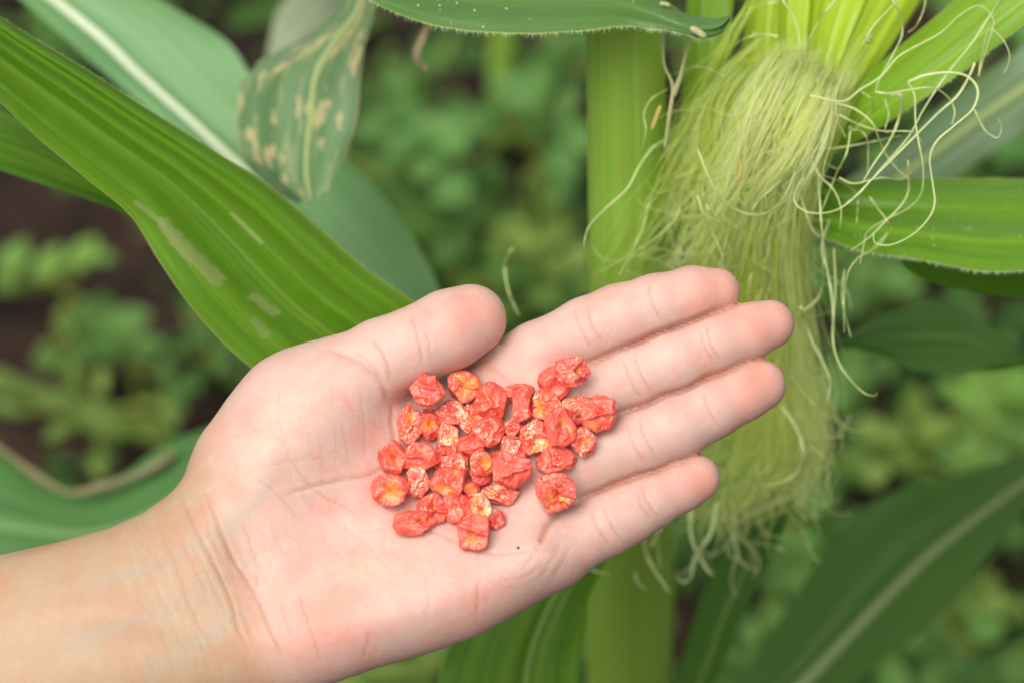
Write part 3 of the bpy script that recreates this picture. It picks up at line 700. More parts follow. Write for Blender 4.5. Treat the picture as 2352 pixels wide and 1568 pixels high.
# water drops on the silk
M['water'] = water_mat()
def sphere_mesh(n=10, m=16):
    th = np.linspace(.02, np.pi - .02, n); ph = np.linspace(0, 2 * np.pi, m, endpoint=False)
    v = np.stack([np.sin(th)[:, None] * np.cos(ph), np.sin(th)[:, None] * np.sin(ph), np.repeat(np.cos(th)[:, None], m, 1)], -1).reshape(-1, 3)
    return v, grid_faces(n, m, True)
for (x, y, w_, r, lab) in [(1995, 91, -36, 11, 'large clear water drop on a silk strand before the yellow husk'), (1878, 187, -44, 7, 'small water drop where the silk leaves the husk'),
                      (1731, 79, -56, 7, 'small water drop on a silk strand between husk and stalk'), (2188, 289, -28, 8, 'clear water drop on the big outer silk loop'),
                      (1953, 296, -38, 6, 'tiny water drop on the tangle of silk in front of the diagonal husk leaf')]:
    sv, sf = sphere_mesh(); c = unproj(np.array([x, y, w_ * .001]))
    o = mesh_obj('water_drop', c + sv * r * K * np.array([1, 1, 1.12]), sf, M['water'], origin=c)
    tag(o, lab, 'water drop', 'water drops on the silk')

# ---- neighbouring corn plants
def neighbour(label, foot, top_h, r=.012):
    e = empty('corn_plant', (foot[0], foot[1], 0))
    tag(e, label, 'corn plant', 'corn plants in the field')
    n = 40
    z = np.linspace(-.01, top_h, n)
    path = np.stack([foot[0] + .012 * np.sin(z * 3), foot[1] + .01 * np.cos(z * 2), z], 1)
    v, f = tube(path, np.linspace(r * 1.15, r * .6, n), 20)
    uv = np.stack([np.tile(np.linspace(0, 1, 20), n), np.repeat(z / .1, 20)], 1)
    mesh_obj('stalk', v, f, M['stalk'], e, uv=uv)
    for h in np.arange(.12, top_h, .19):
        v, f = tube(np.stack([[foot[0] + .012 * math.sin(h * 3), foot[1] + .01 * math.cos(h * 2), h + q] for q in (-.006, -.002, .002, .006)]), [r * 1.02, r * 1.22, r * 1.22, r * 1.02], 20)
        mesh_obj('node', v, f, M['rib_green'], e)
    return e
def px_of(P):
    d = np.asarray(P) - C3; z = d @ F3
    return (FX / 2 + (d @ R3) / z * D / K, FY / 2 - (d @ U3) / z * D / K, (D - z) * 1000)
pl = neighbour('neighbouring corn plant off to the left whose bluish leaf crosses the upper left', (-.56, .45), 1.5)
q = px_of((-.56, .45, 1.18))
leaf_part('leaf', pl, M['leaf_blue'], [
    (q[0], q[1], q[2], q[0] + 20, q[1] - 40, q[2]), (-320, -330, -250, -90, -420, -250), (-150, -190, -245, 100, -240, -245), (-20, -60, -242, 260, -70, -240), (66, 15, -240, 400, 18, -238), (150, 90, -238, 522, 96, -236), (230, 160, -236, 582, 182, -234),
    (320, 235, -234, 660, 270, -232), (420, 330, -232, 760, 345, -230), (540, 450, -232, 865, 435, -232), (680, 580, -234, 945, 540, -236), (850, 690, -240, 1008, 660, -242), (1010, 745, -250, 1030, 730, -250)],
    nu=27, nv=90, camber=-4, folds=((.235, -4, .08),), wave=(2, 2), seed=30, mid_u=.235, mid_r=(.0024, .0007), mid_mat=M['rib_white'],
    label='bluish green corn leaf with broad white midrib')
q = px_of((-.56, .45, .80))
lf = leaf_part('leaf', pl, M['leaf_low'], [
    (q[0], q[1] + 20, q[2], q[0], q[1], q[2]), (-330, 1290, -325, -350, 900, -350), (-150, 1310, -323, -150, 985, -347), (0, 1300, -323, 0, 1028, -345), (120, 1290, -323, 90, 1092, -343), (240, 1275, -323, 175, 1125, -341), (350, 1240, -325, 285, 1085, -343), (450, 1180, -329, 375, 1020, -347),
    (540, 1090, -335, 480, 982, -351), (640, 1000, -340, 600, 960, -351), (740, 940, -345, 735, 935, -347)],
    nu=21, nv=60, camber=3, wave=(2, 2), seed=31, label='green corn leaf with a dry tan rim at the left, above the wrist')
v, f = tube(unproj(catmull([(-120, 960, -.337), (0, 1030, -.335), (80, 1088, -.333), (160, 1130, -.331), (250, 1112, -.331), (340, 1078, -.333), (400, 1040, -.337)], 40)), np.linspace(.0012, .0020, 40) * (1 + .25 * np.sin(np.linspace(0, 23, 40))), 8)
mesh_obj('dry_rim', v, f, M['rib_brown'], lf)

bq = to_height(1150, 330, 0)
pc = neighbour('thin distant corn plant with a yellowish stem between the spotted leaf and the stalk', (bq[0], bq[1]), .62, .0115)
q = px_of((bq[0], bq[1], .55))
leaf_part('leaf', pc, M['leaf_pale'], [(q[0], q[1], q[2], q[0] + 10, q[1] + 10, q[2]), (960, -180, -800, 990, -150, -800), (800, -90, -520, 860, -30, -520), (700, -50, -430, 800, 40, -430), (640, 20, -400, 750, 90, -400), (618, 100, -390, 690, 130, -390), (610, 160, -385, 640, 165, -385)],
          nu=13, nv=40, camber=4, seed=33, label='pale grey green leaf tip behind the spotted leaf')
pd = neighbour('neighbouring corn plant off to the right whose pale leaf crosses the right edge', (.62, .48), 1.4)
q = px_of((.62, .48, 1.08))
leaf_part('leaf', pd, M['leaf_grey'], [
    (1830, 545, -270, 1850, 560, -270), (1880, 470, -268, 1950, 560, -262), (2050, 335, -266, 2130, 450, -258), (2200, 215, -264, 2295, 335, -256), (2352, 105, -262, 2435, 240, -256), (2560, -40, -260, 2620, 90, -258), (2850, -200, -262, 2880, -100, -262), (q[0], q[1] - 20, q[2], q[0], q[1] + 20, q[2])],
    nu=21, nv=60, camber=3, folds=((.5, -3, .09),), wave=(2, 2), seed=34, mid_u=.5, mid_r=(.0012, .0030), mid_mat=M['rib_green'], label='grey green corn leaf with pale midrib')

# ------------------------------------------------------------------ weeds
M['weed'] = plain_leaf_mat('weed_leaf', (.024, .074, .014), (.110, .225, .045))
M['weed_blue'] = plain_leaf_mat('weed_leaf_bluish', (.036, .112, .024), (.130, .270, .062))
M['weed_yellow'] = plain_leaf_mat('weed_leaf_yellow', (.07, .13, .02), (.17, .25, .045))
M['weed_bright'] = plain_leaf_mat('weed_leaf_bright', (.10, .21, .035), (.17, .31, .055))
M['weed_stem'] = plain_leaf_mat('weed_stem', (.12, .18, .025), (.24, .30, .05), .1)
def ovate(center, dirv, nrm, L, W, cup=.12, nu=7, nv=10):
    dirv = dirv / np.linalg.norm(dirv); side = np.cross(nrm, dirv); side /= np.linalg.norm(side); nn = np.cross(dirv, side)
    t = np.linspace(0, 1, nv); u = np.linspace(-1, 1, nu)
    hw = W / 2 * (np.sin(np.pi * t ** .8) ** .75) + .0006
    s = (t - .5) * L
    p = center + s[:, None, None] * dirv + (hw[:, None] * u[None])[..., None] * side
    p = p + ((cup * W * (np.abs(u)[None] ** 1.5) - .25 * L * (t - .45)[:, None] ** 2 * np.ones(nu)[None]))[..., None] * nn
    return p.reshape(-1, 3), grid_faces(nv, nu)
UP = np.array([0, 0, 1.0])
def weed(label, leaves, h, mat, rootpx=None):
    """leaves: (x, y, length, width, angle) in picture units, standing at height h above the soil"""
    extra = []
    for (x, y, L, W, ang) in leaves:
        for q in range(2):
            k_ = rng.uniform(.40, .62)
            extra.append((x + rng.normal() * L * .55, y + rng.normal() * L * .45, L * k_, W * k_ * rng.uniform(.8, 1.1), rng.uniform(0, 360)))
    leaves = [(x, y, L * .86, W * .86, a_) for x, y, L, W, a_ in leaves] + extra
    cs = [to_height(x, y, h + rng.uniform(-.03, .03)) for x, y, *_ in leaves]
    m = np.mean(cs, 0); root = np.array([m[0], m[1] + .02, 0.0])
    if rootpx: r_ = to_height(rootpx[0], rootpx[1], 0); root = r_
    e = empty('weed', root)
    tag(e, label, 'weed', 'broad leaved weeds on the soil')
    SBt = Batch()
    crown = np.array([root[0], root[1], h * .72])
    v, f = tube(catmull([root - UP * .01, root * .5 + crown * .5 + [.008, 0, 0], crown], 10), np.linspace(.0035, .0025, 10), 7); SBt.add(v, f, None, .4)
    for (x, y, L, W, ang), c in zip(leaves, cs):
        dist = (c - C3) @ F3; s = K * dist / D
        a = math.radians(ang)
        nrm = UP * .75 - F3 * .6 + rng.normal(size=3) * .22; nrm /= np.linalg.norm(nrm)
        d = math.cos(a) * R3 + math.sin(a) * U3
        d = d - nrm * (d @ nrm)
        # direction whose projection has the wanted angle: lift onto the leaf plane along the view
        d = math.cos(a) * R3 + math.sin(a) * U3; d = d - F3 * ((d @ nrm) / (F3 @ nrm))
        ov, of = ovate(c, d, nrm, L * s * 1.02, W * s * 1.1)
        mesh_obj('leaf', ov, of, M[mat], e, attrs={'tone': np.full(len(ov), rng.uniform(.1, .75))})
        b = c - d / np.linalg.norm(d) * L * s * .5
        v, f = tube(catmull([crown, (crown + b) / 2 - UP * .008, b], 8), .0014, 5); SBt.add(v, f, None, .6)
    SBt.build('stem', M['weed_stem'], e)
weed('leafy weed with broad bluish green leaves between the spotted leaf and the stalk', [(930, 275, 150, 120, 60), (1005, 325, 190, 130, -25), (895, 350, 120, 90, 150), (1075, 290, 170, 100, 40), (850, 305, 100, 60, 170), (985, 390, 130, 90, -80)], .16, 'weed_blue')
weed('weed with an oval pale leaf just left of the stalk', [(1210, 205, 160, 100, 30), (1325, 305, 110, 75, 50), (1245, 285, 150, 100, -40), (1160, 190, 100, 60, 160), (1290, 380, 120, 80, -60)], .20, 'weed_blue')
weed('low broad leaved weed above the thumb, its leaves overlapping in a clump', [(1000, 440, 200, 130, 10), (950, 505, 210, 110, -15), (1075, 480, 160, 100, -40), (1120, 420, 140, 90, 50), (900, 450, 130, 90, 120), (1040, 560, 150, 100, -100)], .09, 'weed')
weed('tall yellow green weed stem beside the stalk above the fingers', [(1262, 445, 110, 60, 80), (1300, 520, 110, 60, 20), (1245, 560, 120, 45, 95), (1270, 610, 130, 50, 85), (1200, 560, 110, 70, 160), (1330, 590, 100, 60, 40)], .14, 'weed_yellow')
weed('bright green seedling with three leaves in a row on bare soil at the left edge', [(35, 592, 120, 66, 62), (112, 605, 120, 62, 62), (196, 582, 112, 70, 60)], .06, 'weed_bright')
weed('dull green weed below the broad corn leaf on the left soil', [(225, 720, 130, 80, 80), (300, 745, 120, 110, 30), (240, 790, 130, 100, -50), (340, 800, 100, 80, 20)], .10, 'weed')
weed('yellowish creeping weed at the left edge above the wrist', [(30, 888, 170, 56, -14), (140, 925, 200, 60, -20), (235, 968, 170, 70, -25), (175, 880, 110, 50, 60), (330, 985, 140, 66, -20), (400, 930, 110, 66, 60)], .08, 'weed_yellow')
weed('small scattered weed between the soil and the thumb base', [(460, 770, 90, 60, 40), (505, 840, 90, 60, -30), (430, 690, 80, 50, 80), (560, 790, 80, 55, 10), (440, 880, 90, 60, -60)], .06, 'weed')
weed('green weed between the two right hand corn leaves', [(1985, 655, 130, 80, 30), (2060, 650, 120, 80, -20), (2010, 600, 120, 70, 60), (1930, 700, 100, 70, 100)], .10, 'weed')
weed('yellow green weed with many small leaves right of the fingertips', [(2150, 985, 130, 74, 20), (2000, 995, 120, 80, -30), (2080, 1045, 120, 74, 10), (2230, 1010, 120, 64, 40), (2100, 930, 110, 60, 80), (1960, 1060, 110, 70, -70), (2180, 1060, 110, 60, -20)], .08, 'weed_yellow')
weed('fresh green weed at the right edge under the blurred leaf', [(2270, 940, 170, 110, 20), (2335, 880, 130, 90, 60), (2330, 1000, 130, 80, -30), (2240, 880, 120, 70, 110)], .10, 'weed_bright')
weed('bright weed in the lower right corner under the dark leaf', [(2120, 1485, 150, 96, 20), (2265, 1440, 130, 80, 50), (2325, 1530, 130, 90, -30), (2200, 1550, 140, 80, 0), (2050, 1560, 120, 80, 80)], .09, 'weed')
weed('green weed below the silk between the narrow and the large dark leaves', [(1850, 1240, 120, 80, 60), (1830, 1330, 120, 70, 80), (1880, 1150, 120, 80, 20), (1790, 1420, 120, 80, -40)], .06, 'weed')
weed('pale yellowish weed below the lower edge of the hand', [(890, 1545, 220, 60, 8), (790, 1575, 140, 60, -20), (980, 1530, 130, 60, 40), (930, 1590, 150, 70, -30)], .10, 'weed_yellow')
weed('weed with dim bluish leaves in the upper right corner', [(2250, 90, 160, 100, 40), (2330, 330, 150, 90, 20), (2200, 20, 130, 90, 100), (2320, 60, 150, 90, -20)], .15, 'weed_blue')
weed('weed behind the ear and the husk', [(1560, 60, 120, 80, 70), (1545, 330, 110, 60, 95), (1900, 560, 130, 80, 20), (1880, 640, 120, 80, -30)], .12, 'weed')

for (lab, cx, cy, hh, mt) in [('fresh weed in the gap between thumb and stalk', 1120, 640, .07, 'weed_yellow'), ('small leaved weed just left of the stalk above the index finger', 1290, 640, .10, 'weed'),
                              ('dim weed at the top between spotted leaf and dark leaf', 960, 160, .12, 'weed'), ('weed at the top just left of the stalk', 1290, 130, .15, 'weed'),
                              ('yellowish weed under the tip of the spotted leaf', 830, 420, .08, 'weed_yellow'), ('light green weed right of the hanging silk strands', 1960, 880, .08, 'weed'),
                              ('green weed low at the right edge above the dark leaf', 2280, 1060, .07, 'weed'), ('green weed at the bottom edge right of the stalk', 1700, 1540, .06, 'weed'),
                              ('weed at the bottom right under the pale midrib', 2200, 1400, .07, 'weed_yellow')]:
    weed(lab, [(cx + rng.normal() * 60, cy + rng.normal() * 50, rng.uniform(70, 120), rng.uniform(45, 75), rng.uniform(0, 360)) for q in range(7)], hh, mt)
# undergrowth nobody could count: low leaves over the soil
def undergrowth():
    b = Batch(); n = 0
    bare = [(-50, 430, 330, 560), (-50, 640, 190, 860), (150, 560, 700, 680), (330, 640, 480, 760), (1500, 1350, 1600, 1568), (1780, 1330, 1900, 1500), (1930, 820, 2050, 940), (2260, 1180, 2400, 1360), (-40, 930, 230, 1010)]
    while n < 5600:
        if n < 2300:
            x, y = rng.uniform(-150, 2500), rng.uniform(-250, 1700)
            hit = (x < 760 and y > 380 and rng.random() < .55) or any(x0 < x < x1 and y0 < y < y1 for x0, y0, x1, y1 in bare)
            if hit and rng.random() < .9: continue
            if x < 750 and 300 < y < 1100 and rng.random() < .70: continue
            c = to_height(x, y, abs(rng.normal()) * .035 + .01)
        else:
            if n == 2300: inside_view = lambda p: abs(px_of(p)[0] - FX / 2) < FX / 2 + 120 and -200 < px_of(p)[1] < FY + 120
            c = np.array([rng.uniform(-1.8, 1.8), rng.uniform(.2, 3.2), abs(rng.normal()) * .03 + .01])
        if n >= 2300 and inside_view(c): n += 1; continue
        a = rng.uniform(0, 6.283)
        nrm = UP + rng.normal(size=3) * .5; nrm /= np.linalg.norm(nrm)
        d = np.array([math.cos(a), math.sin(a), rng.normal() * .25])
        L = rng.uniform(.012, .040); W = L * rng.uniform(.4, .8)
        v, f = ovate(c, d, nrm, L, W, nu=3, nv=5)
        b.add(v, f, None, min(1, max(0, rng.normal() * .3 + .15))); n += 1
    o = b.build('undergrowth', M['weed'], origin=(0, 1, 0))
    tag(o, 'low mat of small green weed leaves covering the soil', kind='stuff')
undergrowth()

# ------------------------------------------------------------------ the hand
KM = K * 1000                                # mm per picture unit
def build_hand():
    h = 0.72                                 # voxel, mm
    xs = np.arange(-700 * KM, 1880 * KM, h); ys = np.arange(585 * KM, 2000 * KM, h); ws = np.arange(-52, 58, h)
    X, Y, Wg = np.meshgrid(xs.astype(np.float32), ys.astype(np.float32), ws.astype(np.float32), indexing='ij')
    XP, YP = np.meshgrid(xs / KM, ys / KM, indexing='ij')

    def w0(x, y): return (np.asarray(y) - 1050) * KM * .30
    # --- body: palm and forearm
    poly = np.array([(-900, 1480), (-400, 1365), (0, 1273), (120, 1247), (250, 1212), (330, 1176), (390, 1133), (430, 1090), (457, 1045), (482, 1000), (530, 932), (600, 864), (660, 820), (720, 790), (785, 780),
                     (850, 810), (890, 850), (910, 885), (960, 880), (1040, 850), (1130, 822), (1180, 790), (1260, 770), (1335, 840), (1370, 930), (1370, 1040), (1330, 1130), (1310, 1200), (1350, 1280),
                     (1320, 1328), (1200, 1403), (1100, 1458), (1000, 1495), (860, 1535), (770, 1567), (600, 1622), (400, 1682), (0, 1790), (-400, 1880), (-900, 1990)], float)
    px, py = XP.ravel(), YP.ravel()
    dmin = np.full(px.shape, 1e9); inside = np.zeros(px.shape, bool)
    for i in range(len(poly)):
        a, b = poly[i], poly[(i + 1) % len(poly)]
        e = b - a; t = np.clip(((px - a[0]) * e[0] + (py - a[1]) * e[1]) / (e @ e), 0, 1)
        dmin = np.minimum(dmin, np.hypot(px - a[0] - t * e[0], py - a[1] - t * e[1]))
        c = (a[1] > py) != (b[1] > py)
        with np.errstate(divide='ignore', invalid='ignore'):
            inside ^= c & (px < (b[0] - a[0]) * (py - a[1]) / (b[1] - a[1]) + a[0])
    d2 = (np.where(inside, dmin, -dmin) * KM).reshape(XP.shape)
    s_arm = 1 / (1 + np.exp((XP - (560 + (YP - 1250) * .25)) / 90))       # 1 on the forearm
    T = 12.5 * (1 - s_arm) + 20 * s_arm; Rr = 13.5 * (1 - s_arm) + 25 * s_arm
    wc = w0(XP, YP) * (1 - .55 * s_arm) + 2 * s_arm
    def g(cx, cy, sx, sy, ang, amp):
        a = math.radians(ang); dx, dy = XP - cx, YP - cy
        u = dx * math.cos(a) + dy * math.sin(a); v = -dx * math.sin(a) + dy * math.cos(a)
        return amp * np.exp(-(u / sx) ** 2 - (v / sy) ** 2)
    rel = (g(690, 970, 230, 150, -38, 9.0) + g(1060, 1060, 210, 170, 0, -5.5) + g(930, 1370, 330, 120, -18, 5.5)
           + g(1240, 890, 70, 60, -25, 2.0) + g(1275, 1010, 70, 55, -25, 2.2) + g(1265, 1130, 65, 50, -28, 2.0) + g(1230, 1280, 110, 70, -30, 2.0)
           + g(560, 1290, 60, 260, -15, -2.0) + g(760, 1210, 120, 80, 30, -1.8) + g(330, 1420, 200, 40, 10, 1.0))
    A = (1 - d2 / Rr)[..., None].astype(np.float32); A = np.where(A < 0, A * 0, A)
    dw = Wg - wc[..., None].astype(np.float32)
    Tf = np.maximum(T + rel, 5).astype(np.float32)[..., None]; Tb = (T * 1.02).astype(np.float32)[..., None]
    B = np.where(dw > 0, dw / Tf, dw / Tb)
    body = (np.sqrt(A * A + B * B) - 1) * np.minimum(Rr, T)[..., None].astype(np.float32) * .85

    def smin(a, b, k):
        hh = np.clip(.5 + .5 * (b - a) / k, 0, 1)
        return b * (1 - hh) + a * hh - k * hh * (1 - hh)

    def chain(pts, kin=2.0, flat=1.0):
        """pts (x, y, w mm, r px)"""
        out = None
        for p, q in zip(pts[:-1], pts[1:]):
            a = np.array([p[0] * KM, p[1] * KM, p[2]], np.float32); b = np.array([q[0] * KM, q[1] * KM, q[2]], np.float32); ra, rb = p[3] * KM, q[3] * KM
            e = b - a; m_ = max(ra, rb) + 14
            i0, i1 = np.searchsorted(xs, [min(a[0], b[0]) - m_, max(a[0], b[0]) + m_]); j0, j1 = np.searchsorted(ys, [min(a[1], b[1]) - m_, max(a[1], b[1]) + m_])
            k0, k1 = np.searchsorted(ws, [min(a[2], b[2]) - m_, max(a[2], b[2]) + m_])
            sl = (slice(i0, i1), slice(j0, j1), slice(k0, k1))
            x_, y_, w_ = (xs[i0:i1] - a[0]).astype(np.float32)[:, None, None], (ys[j0:j1] - a[1]).astype(np.float32)[None, :, None], (ws[k0:k1] - a[2]).astype(np.float32)[None, None, :]
            t = np.clip((x_ * e[0] + y_ * e[1] + w_ * e[2]) / float(e @ e), 0, 1).astype(np.float32)
            d = np.sqrt((x_ - t * e[0]) ** 2 + (y_ - t * e[1]) ** 2 + (w_ - t * e[2]) ** 2) - (ra + t * (rb - ra)).astype(np.float32)
            if out is None: out = np.full(X.shape, 12, np.float32)
            out[sl] = smin(out[sl], d, np.float32(kin))
        return out
    def fw(pts, lift): return [(x, y, float(w0(x, y)) + l, r) for (x, y, r), l in zip(pts, lift)]
    index = chain(fw([(1130, 870, 68), (1232, 819, 78), (1349, 761, 77), (1423, 731, 77), (1508, 703, 72), (1591, 678, 65), (1646, 669, 54)], (1, 5, 8, 9, 9.5, 9, 8)))
    middle = chain(fw([(1200, 985, 68), (1340, 915, 77), (1460, 865, 75), (1545, 829, 75), (1640, 790, 69), (1720, 760, 62), (1768, 745, 57)], (1, 4, 6, 7, 7, 6.5, 5.5)))
    ring = chain(fw([(1220, 1110, 66), (1340, 1065, 77), (1472, 1015, 77), (1552, 978, 76), (1635, 937, 69), (1705, 903, 63), (1746, 884, 60)], (1, 2.5, 3, 3.5, 3.5, 3, 2)))
    pinky = chain(fw([(1130, 1330, 74), (1270, 1266, 78), (1392, 1201, 74), (1440, 1176, 72), (1496, 1145, 66), (1560, 1116, 59), (1598, 1098, 57)], (0, 1, 0, -.5, -1, -1.5, -2)))
    thumb_base = chain(fw([(560, 1060, 92), (680, 940, 116), (790, 880, 106)], (3, 8, 11)), 6)
    thumb = chain(fw([(800, 876, 104), (880, 826, 92), (955, 792, 84), (1030, 758, 88), (1082, 734, 82)], (12, 14, 16, 16, 15)), 3)
    f = smin(body, thumb_base, 9.0)
    fing = smin(smin(smin(index, middle, .35), ring, .35), pinky, .35)
    f = smin(f, fing, 3.5)
    f = smin(f, thumb, 2.2)
    seam = np.zeros_like(f, dtype=np.float32)
    for d1_, d2_, zl in ((index, middle, 9.5), (middle, ring, 6.8), (ring, pinky, 3.0)):
        near = np.clip(1.5 - .5 * np.maximum(d1_, d2_), 0, 1) * np.clip((XP - 1310) / 60, 0, 1).astype(np.float32)[..., None]
        sm_ = np.exp(-((d1_ - d2_) / .95) ** 2) * near
        seam = np.maximum(seam, sm_)
        zc = (w0(XP, YP) + zl)[..., None].astype(np.float32)
        f = f + 1.8 * sm_ * np.clip((Wg - zc) / 1.6, 0, 1)
    f = f.astype(np.float32)
    # --- surface nets
    s = f < 0
    nx, ny, nz = f.shape
    acc = np.zeros((nx - 1, ny - 1, nz - 1, 3), np.float32); cnt = np.zeros((nx - 1, ny - 1, nz - 1), np.float32)
    corners = [(i, j, k) for i in (0, 1) for j in (0, 1) for k in (0, 1)]
    def sub(a, c): return a[c[0]:nx - 1 + c[0], c[1]:ny - 1 + c[1], c[2]:nz - 1 + c[2]]
    for a in corners:
        for ax in range(3):
            if a[ax]: continue
            b = list(a); b[ax] = 1; b = tuple(b)
            fa, fb = sub(f, a), sub(f, b)
            m = (fa < 0) != (fb < 0)
            idx = np.nonzero(m)
            t = fa[idx] / (fa[idx] - fb[idx])
            for c in range(3):
                acc[idx + (np.full(len(t), c),)] += (a[c] + t) if c == ax else a[c]
            cnt[idx] += 1
    act = cnt > 0
    vid = -np.ones(cnt.shape, np.int64); ii = np.nonzero(act); vid[ii] = np.arange(len(ii[0]))
    P = acc[ii] / cnt[ii][:, None] + np.stack(ii, 1)
    V = np.stack([xs[0] + P[:, 0] * h, ys[0] + P[:, 1] * h, ws[0] + P[:, 2] * h], 1)
    quads = []
    for ax in range(3):
        o1, o2 = [(1, 2), (2, 0), (0, 1)][ax]
        lo = [1, 1, 1]; lo[ax] = 0; hi = [nx - 1, ny - 1, nz - 1]
        sl = tuple(slice(lo[c], hi[c]) for c in range(3))
        sl2 = list(sl); sl2[ax] = slice(lo[ax] + 1, hi[ax] + 1); sl2 = tuple(sl2)
        m = s[sl] != s[sl2]; inn = s[sl][m]
        g0 = np.stack(np.nonzero(m), 1) + np.array(lo)
        def cell(da, db):
            c = g0.copy(); c[:, o1] -= da; c[:, o2] -= db
            return vid[c[:, 0], c[:, 1], c[:, 2]]
        q = np.stack([cell(1, 1), cell(0, 1), cell(0, 0), cell(1, 0)], 1)
        q[~inn] = q[~inn][:, ::-1]
        quads.append(q)
    Q = np.vstack(quads); Q = Q[(Q >= 0).all(1)]
    # light smoothing (Taubin)
    E = np.vstack([Q[:, [0, 1]], Q[:, [1, 2]], Q[:, [2, 3]], Q[:, [3, 0]]])
    deg = np.bincount(E.ravel(), minlength=len(V)).astype(float)[:, None]
    def lap(V):
        out = np.empty_like(V)
        for c in range(3):
            out[:, c] = np.bincount(E[:, 0], V[E[:, 1], c], len(V)) + np.bincount(E[:, 1], V[E[:, 0], c], len(V))
        return out / deg - V
    for _ in range(5): V = V + .5 * lap(V)
    co = V; F = Q; n = len(co)
    d1 = co[F[:, 2]] - co[F[:, 0]]; d2_ = co[F[:, 3]] - co[F[:, 1]]
    fn = np.cross(d1, d2_); no = np.zeros_like(co)
    for c in range(3):
        for k in range(4): no[:, c] += np.bincount(F[:, k], fn[:, c], n)
    no /= np.linalg.norm(no, axis=1)[:, None] + 1e-9
    xy = co[:, :2] / KM
    front = np.clip(no[:, 2] * 2.0, 0, 1)
    sgn = 1.0 if no[np.argmax(co[:, 2]), 2] > 0 else -1.0
    if sgn < 0: F = F[:, ::-1].copy(); no = -no; front = np.clip(no[:, 2] * 2.0, 0, 1)
    # --- creases: polyline, half width px, depth mm, redness (thumb edge line: painted shade)
    def a4(p): return [(x * .638 / 1.7415, (1800 + y * .638) / 1.7415) for x, y in p]
    CR = [
     (a4([(1130, 280), (1165, 360), (1200, 450), (1260, 560), (1330, 680), (1400, 830), (1450, 950), (1480, 1060), (1510, 1160), (1560, 1260)]), 4.5, .55, .8),
     (a4([(1280, 270), (1340, 400), (1400, 540), (1480, 710), (1560, 830), (1620, 960), (1660, 1060), (1720, 1200), (1790, 1350)]), 4.5, .60, .9),
     (a4([(1500, 420), (1560, 560), (1595, 680), (1610, 800), (1620, 880)]), 3.5, .30, .6),
     (a4([(990, 470), (1030, 560), (1070, 650), (1110, 740), (1150, 850), (1180, 950), (1240, 1080), (1300, 1200), (1380, 1400)]), 3.5, .32, .55),
     (a4([(1110, 500), (1160, 620), (1200, 700), (1260, 830), (1330, 980)]), 3, .28, .5),
     (a4([(870, 600), (930, 740), (1000, 900), (1060, 1000), (1120, 1100)]), 3, .26, .45),
     (a4([(1180, 560), (1260, 700), (1340, 860), (1420, 1030)]), 3, .22, .4),
     (a4([(1240, 290), (1290, 430), (1330, 560), (1400, 690)]), 3, .25, .4),
     (a4([(800, 640), (850, 800), (930, 960), (1000, 1150)]), 3, .18, .35),
     (a4([(1220, 1140), (1280, 1280), (1330, 1420)]), 3, .2, .35),
     (a4([(1860, 880), (1900, 980), (1930, 1080), (1970, 1200), (2010, 1340)]), 3.5, .35, .7),
     (a4([(1750, 930), (1790, 1060), (1830, 1180)]), 3.5, .25, .5),
     (a4([(2310, 1130), (2300, 1220), (2270, 1310)]), 3.5, .22, .5),
     # life line and its fan
     ([(905, 905), (900, 960), (905, 1010), (890, 1060), (850, 1088), (770, 1104), (700, 1122), (640, 1140)], 5, .55, .7),
     ([(660, 1040), (690, 1090), (730, 1130), (790, 1165), (840, 1200)], 3.5, .28, .5),
     ([(560, 1085), (610, 1070), (680, 1055), (760, 1050)], 3, .18, .4), ([(640, 960), (660, 1040), (670, 1110)], 2.5, .16, .3), ([(735, 1000), (740, 1060), (742, 1130)], 2.5, .16, .3),
     ([(580, 1090), (620, 1120), (660, 1160), (690, 1200)], 3, .2, .4), ([(780, 960), (800, 1040), (810, 1090)], 2.5, .14, .3), ([(830, 900), (838, 980), (840, 1050)], 3, .2, .3),
     ([(750, 1190), (820, 1230), (880, 1290), (910, 1330)], 3, .22, .2), ([(790, 1160), (860, 1180), (930, 1240)], 2.5, .18, .3),
     ([(1098, 1272), (1102, 1320), (1098, 1363), (1094, 1430)], 4, .35, .35), ([(970, 1300), (985, 1370), (975, 1430)], 3, .15, .25),
     # heart line under the seeds, proximal line
     ([(1250, 1250), (1180, 1270), (1100, 1265), (1020, 1230), (940, 1200)], 5, .35, .3),
     ([(905, 920), (980, 960), (1040, 1030), (1060, 1120), (1050, 1200)], 5, .4, .4),
     # thumb folds
     ([(745, 800), (790, 815), (830, 835), (868, 870), (885, 900), (900, 935)], 6, .9, .5),
     ([(800, 800), (845, 830), (870, 860), (880, 880)], 4, .4, .3),
     ([(850, 775), (875, 805), (890, 840), (895, 880)], 4, .5, .7), ([(942, 722), (955, 760), (965, 800), (968, 845)], 4, .4, .6), ([(975, 760), (985, 790), (990, 830)], 3.5, .22, .4),
     # little finger root
     ([(1238, 1250), (1248, 1232), (1262, 1205), (1284, 1176), (1310, 1160), (1345, 1146)], 7, 1.6, .9), ([(1238, 1250), (1225, 1275), (1200, 1300)], 5, .4, .4),
     ([(1290, 1240), (1265, 1290), (1240, 1330)], 4, .3, .35), ([(1315, 1245), (1290, 1290), (1270, 1330)], 4, .22, .3), ([(1150, 1330), (1200, 1325), (1240, 1300)], 3.5, .2, .3),
     # ring / middle / index roots
     ([(1190, 870), (1230, 900), (1265, 930)], 5, .3, .3), ([(1120, 840), (1160, 870), (1180, 890)], 5, .35, .4),
    ]
    CR += [([(905, 900), (960, 890), (1040, 862), (1110, 835), (1150, 808)], 5, 0.0, .6)]  # no depth: dark line painting the shade under the thumb's lower edge
    rl = np.random.default_rng(11)
